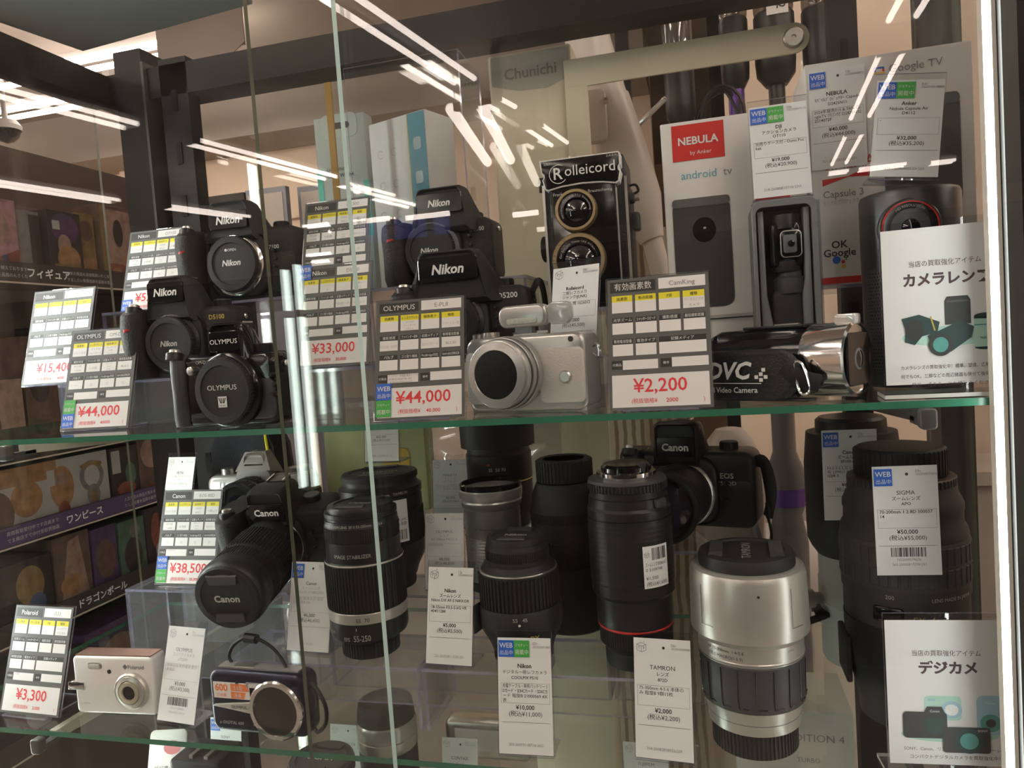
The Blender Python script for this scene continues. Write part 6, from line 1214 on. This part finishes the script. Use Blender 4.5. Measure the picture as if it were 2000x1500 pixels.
t = thing('white_appliance', 'rounded white floor appliance low behind the off white telephoto lens', 'appliance', (p.x, 1.28, 0)); APW = mat('pinkish_white', (.66, .60, .56), .3, var=.03, vs=5)
MB().lathe([(.085, 0), (.088, .02), (.088, p.z - .02), (.082, p.z + .02), (.066, p.z + .052), (.030, p.z + .072), (.001, p.z + .075)], APW, 48).build('housing', t); MB().lathe([(.0884, p.z - .045), (.0890, p.z - .043), (.0890, p.z - .036), (.0884, p.z - .034)], DGR, 48).build('seam_ring', t)
t = thing('vacuum_nozzle', 'grey and violet vacuum nozzle upright behind the film SLR strap', 'vacuum nozzle', (P(1530, 1000, 1.16).x, 1.10, 0))
zz = P(1530, 830, 1.16).z; MB().lathe([(.024, zz - .40), (.027, zz - .16), (.020, zz - .12), (.027, zz - .10), (.027, zz - .06), (.016, zz - .03), (.016, zz + .03)], mat('smoky_grey', (.16, .15, .15), .3, var=.1), 28).build('nozzle_body', t); MB().lathe([(.0274, zz - .105), (.0278, zz - .10), (.0278, zz - .085), (.0274, zz - .08)], VPUR, 28).build('violet_band', t); MB().lathe([(.034, 0), (.034, .01), (.012, .02), (.010, zz - .40)], DGR, 20).build('stand', t)
# distant furnishing at left
for i, (a, b, lab) in enumerate((((478, 373), (566, 470), 'low blue grey partition panel seen over the back left DSLR body'), ((580, 366), (640, 470), 'low grey panel seen left of the slim green box'))):
    p, q = P(*a, 3.6 + .1 * i), P(*b, 3.6 + .1 * i); o = tag(MB().box(p.x, q.x, p.y, p.y + .04, 0, p.z, mat('blue_grey_panel', (.20, .20, .24), .6), 0).box(p.x + .02, q.x - .02, p.y - .004, p.y, q.z, p.z - .03, mat('pale_panel', (.42, .37, .34), .7)).build('partition_panel', smooth=False), lab, 'partition')
p = P(12, 255, 2.9); t = thing('security_camera', 'small grey dome camera hanging from the ceiling at the far left', 'security camera', p)
MB().lathe([(.001, -.062), (.03, -.052), (.052, -.03), (.06, 0), (.06, .004)], GLB, 28).build('dome', t); MB().lathe([(.066, .0), (.068, .02), (.05, .045), (.012, .05), (.012, 2.899 - p.z)], FIXT, 28).build('housing', t)
pts = [(303, 52), (480, 8), (470, 60), (452, 118), (400, 132), (330, 140), (296, 135), (285, 118)]
BAN = mat('brown_banner', (.20, .165, .14), .8, var=.05, vs=4); ps = [P(a, b, 2.35) for a, b in pts]; y0 = 2.35
zt = 2.899; xs = np.linspace(ps[0].x, ps[1].x, 9)
zl = ps[4].z
m = MB(); v = []
for i, x in enumerate(xs):
    f = i / 8; zb_ = zl + .05 * (abs(f - .5) * 2) ** 3 * (1 if f > .5 else 1.0)
    v += [(x + .05 * (1 - f) ** 2 * 0, y0 + .03 * math.sin(f * 5), zb_), (x, y0 + .03 * math.sin(f * 5), zt)]
f_ = [(2 * i, 2 * i + 2, 2 * i + 3, 2 * i + 1) for i in range(8)]; v2 = [(a, b + .004, c) for a, b, c in v]; k = len(v)
m.add(v + v2, f_ + [tuple(k + j for j in q)[::-1] for q in f_] + [(2 * i, 2 * i + 2, k + 2 * i + 2, k + 2 * i) for i in range(8)] + [(0, 1, k + 1, k), (16, 17, k + 17, k + 16)], BAN)
tag(m.build('hanging_banner'), 'plain brown banner hanging from the ceiling beyond the top left of the case', 'banner')
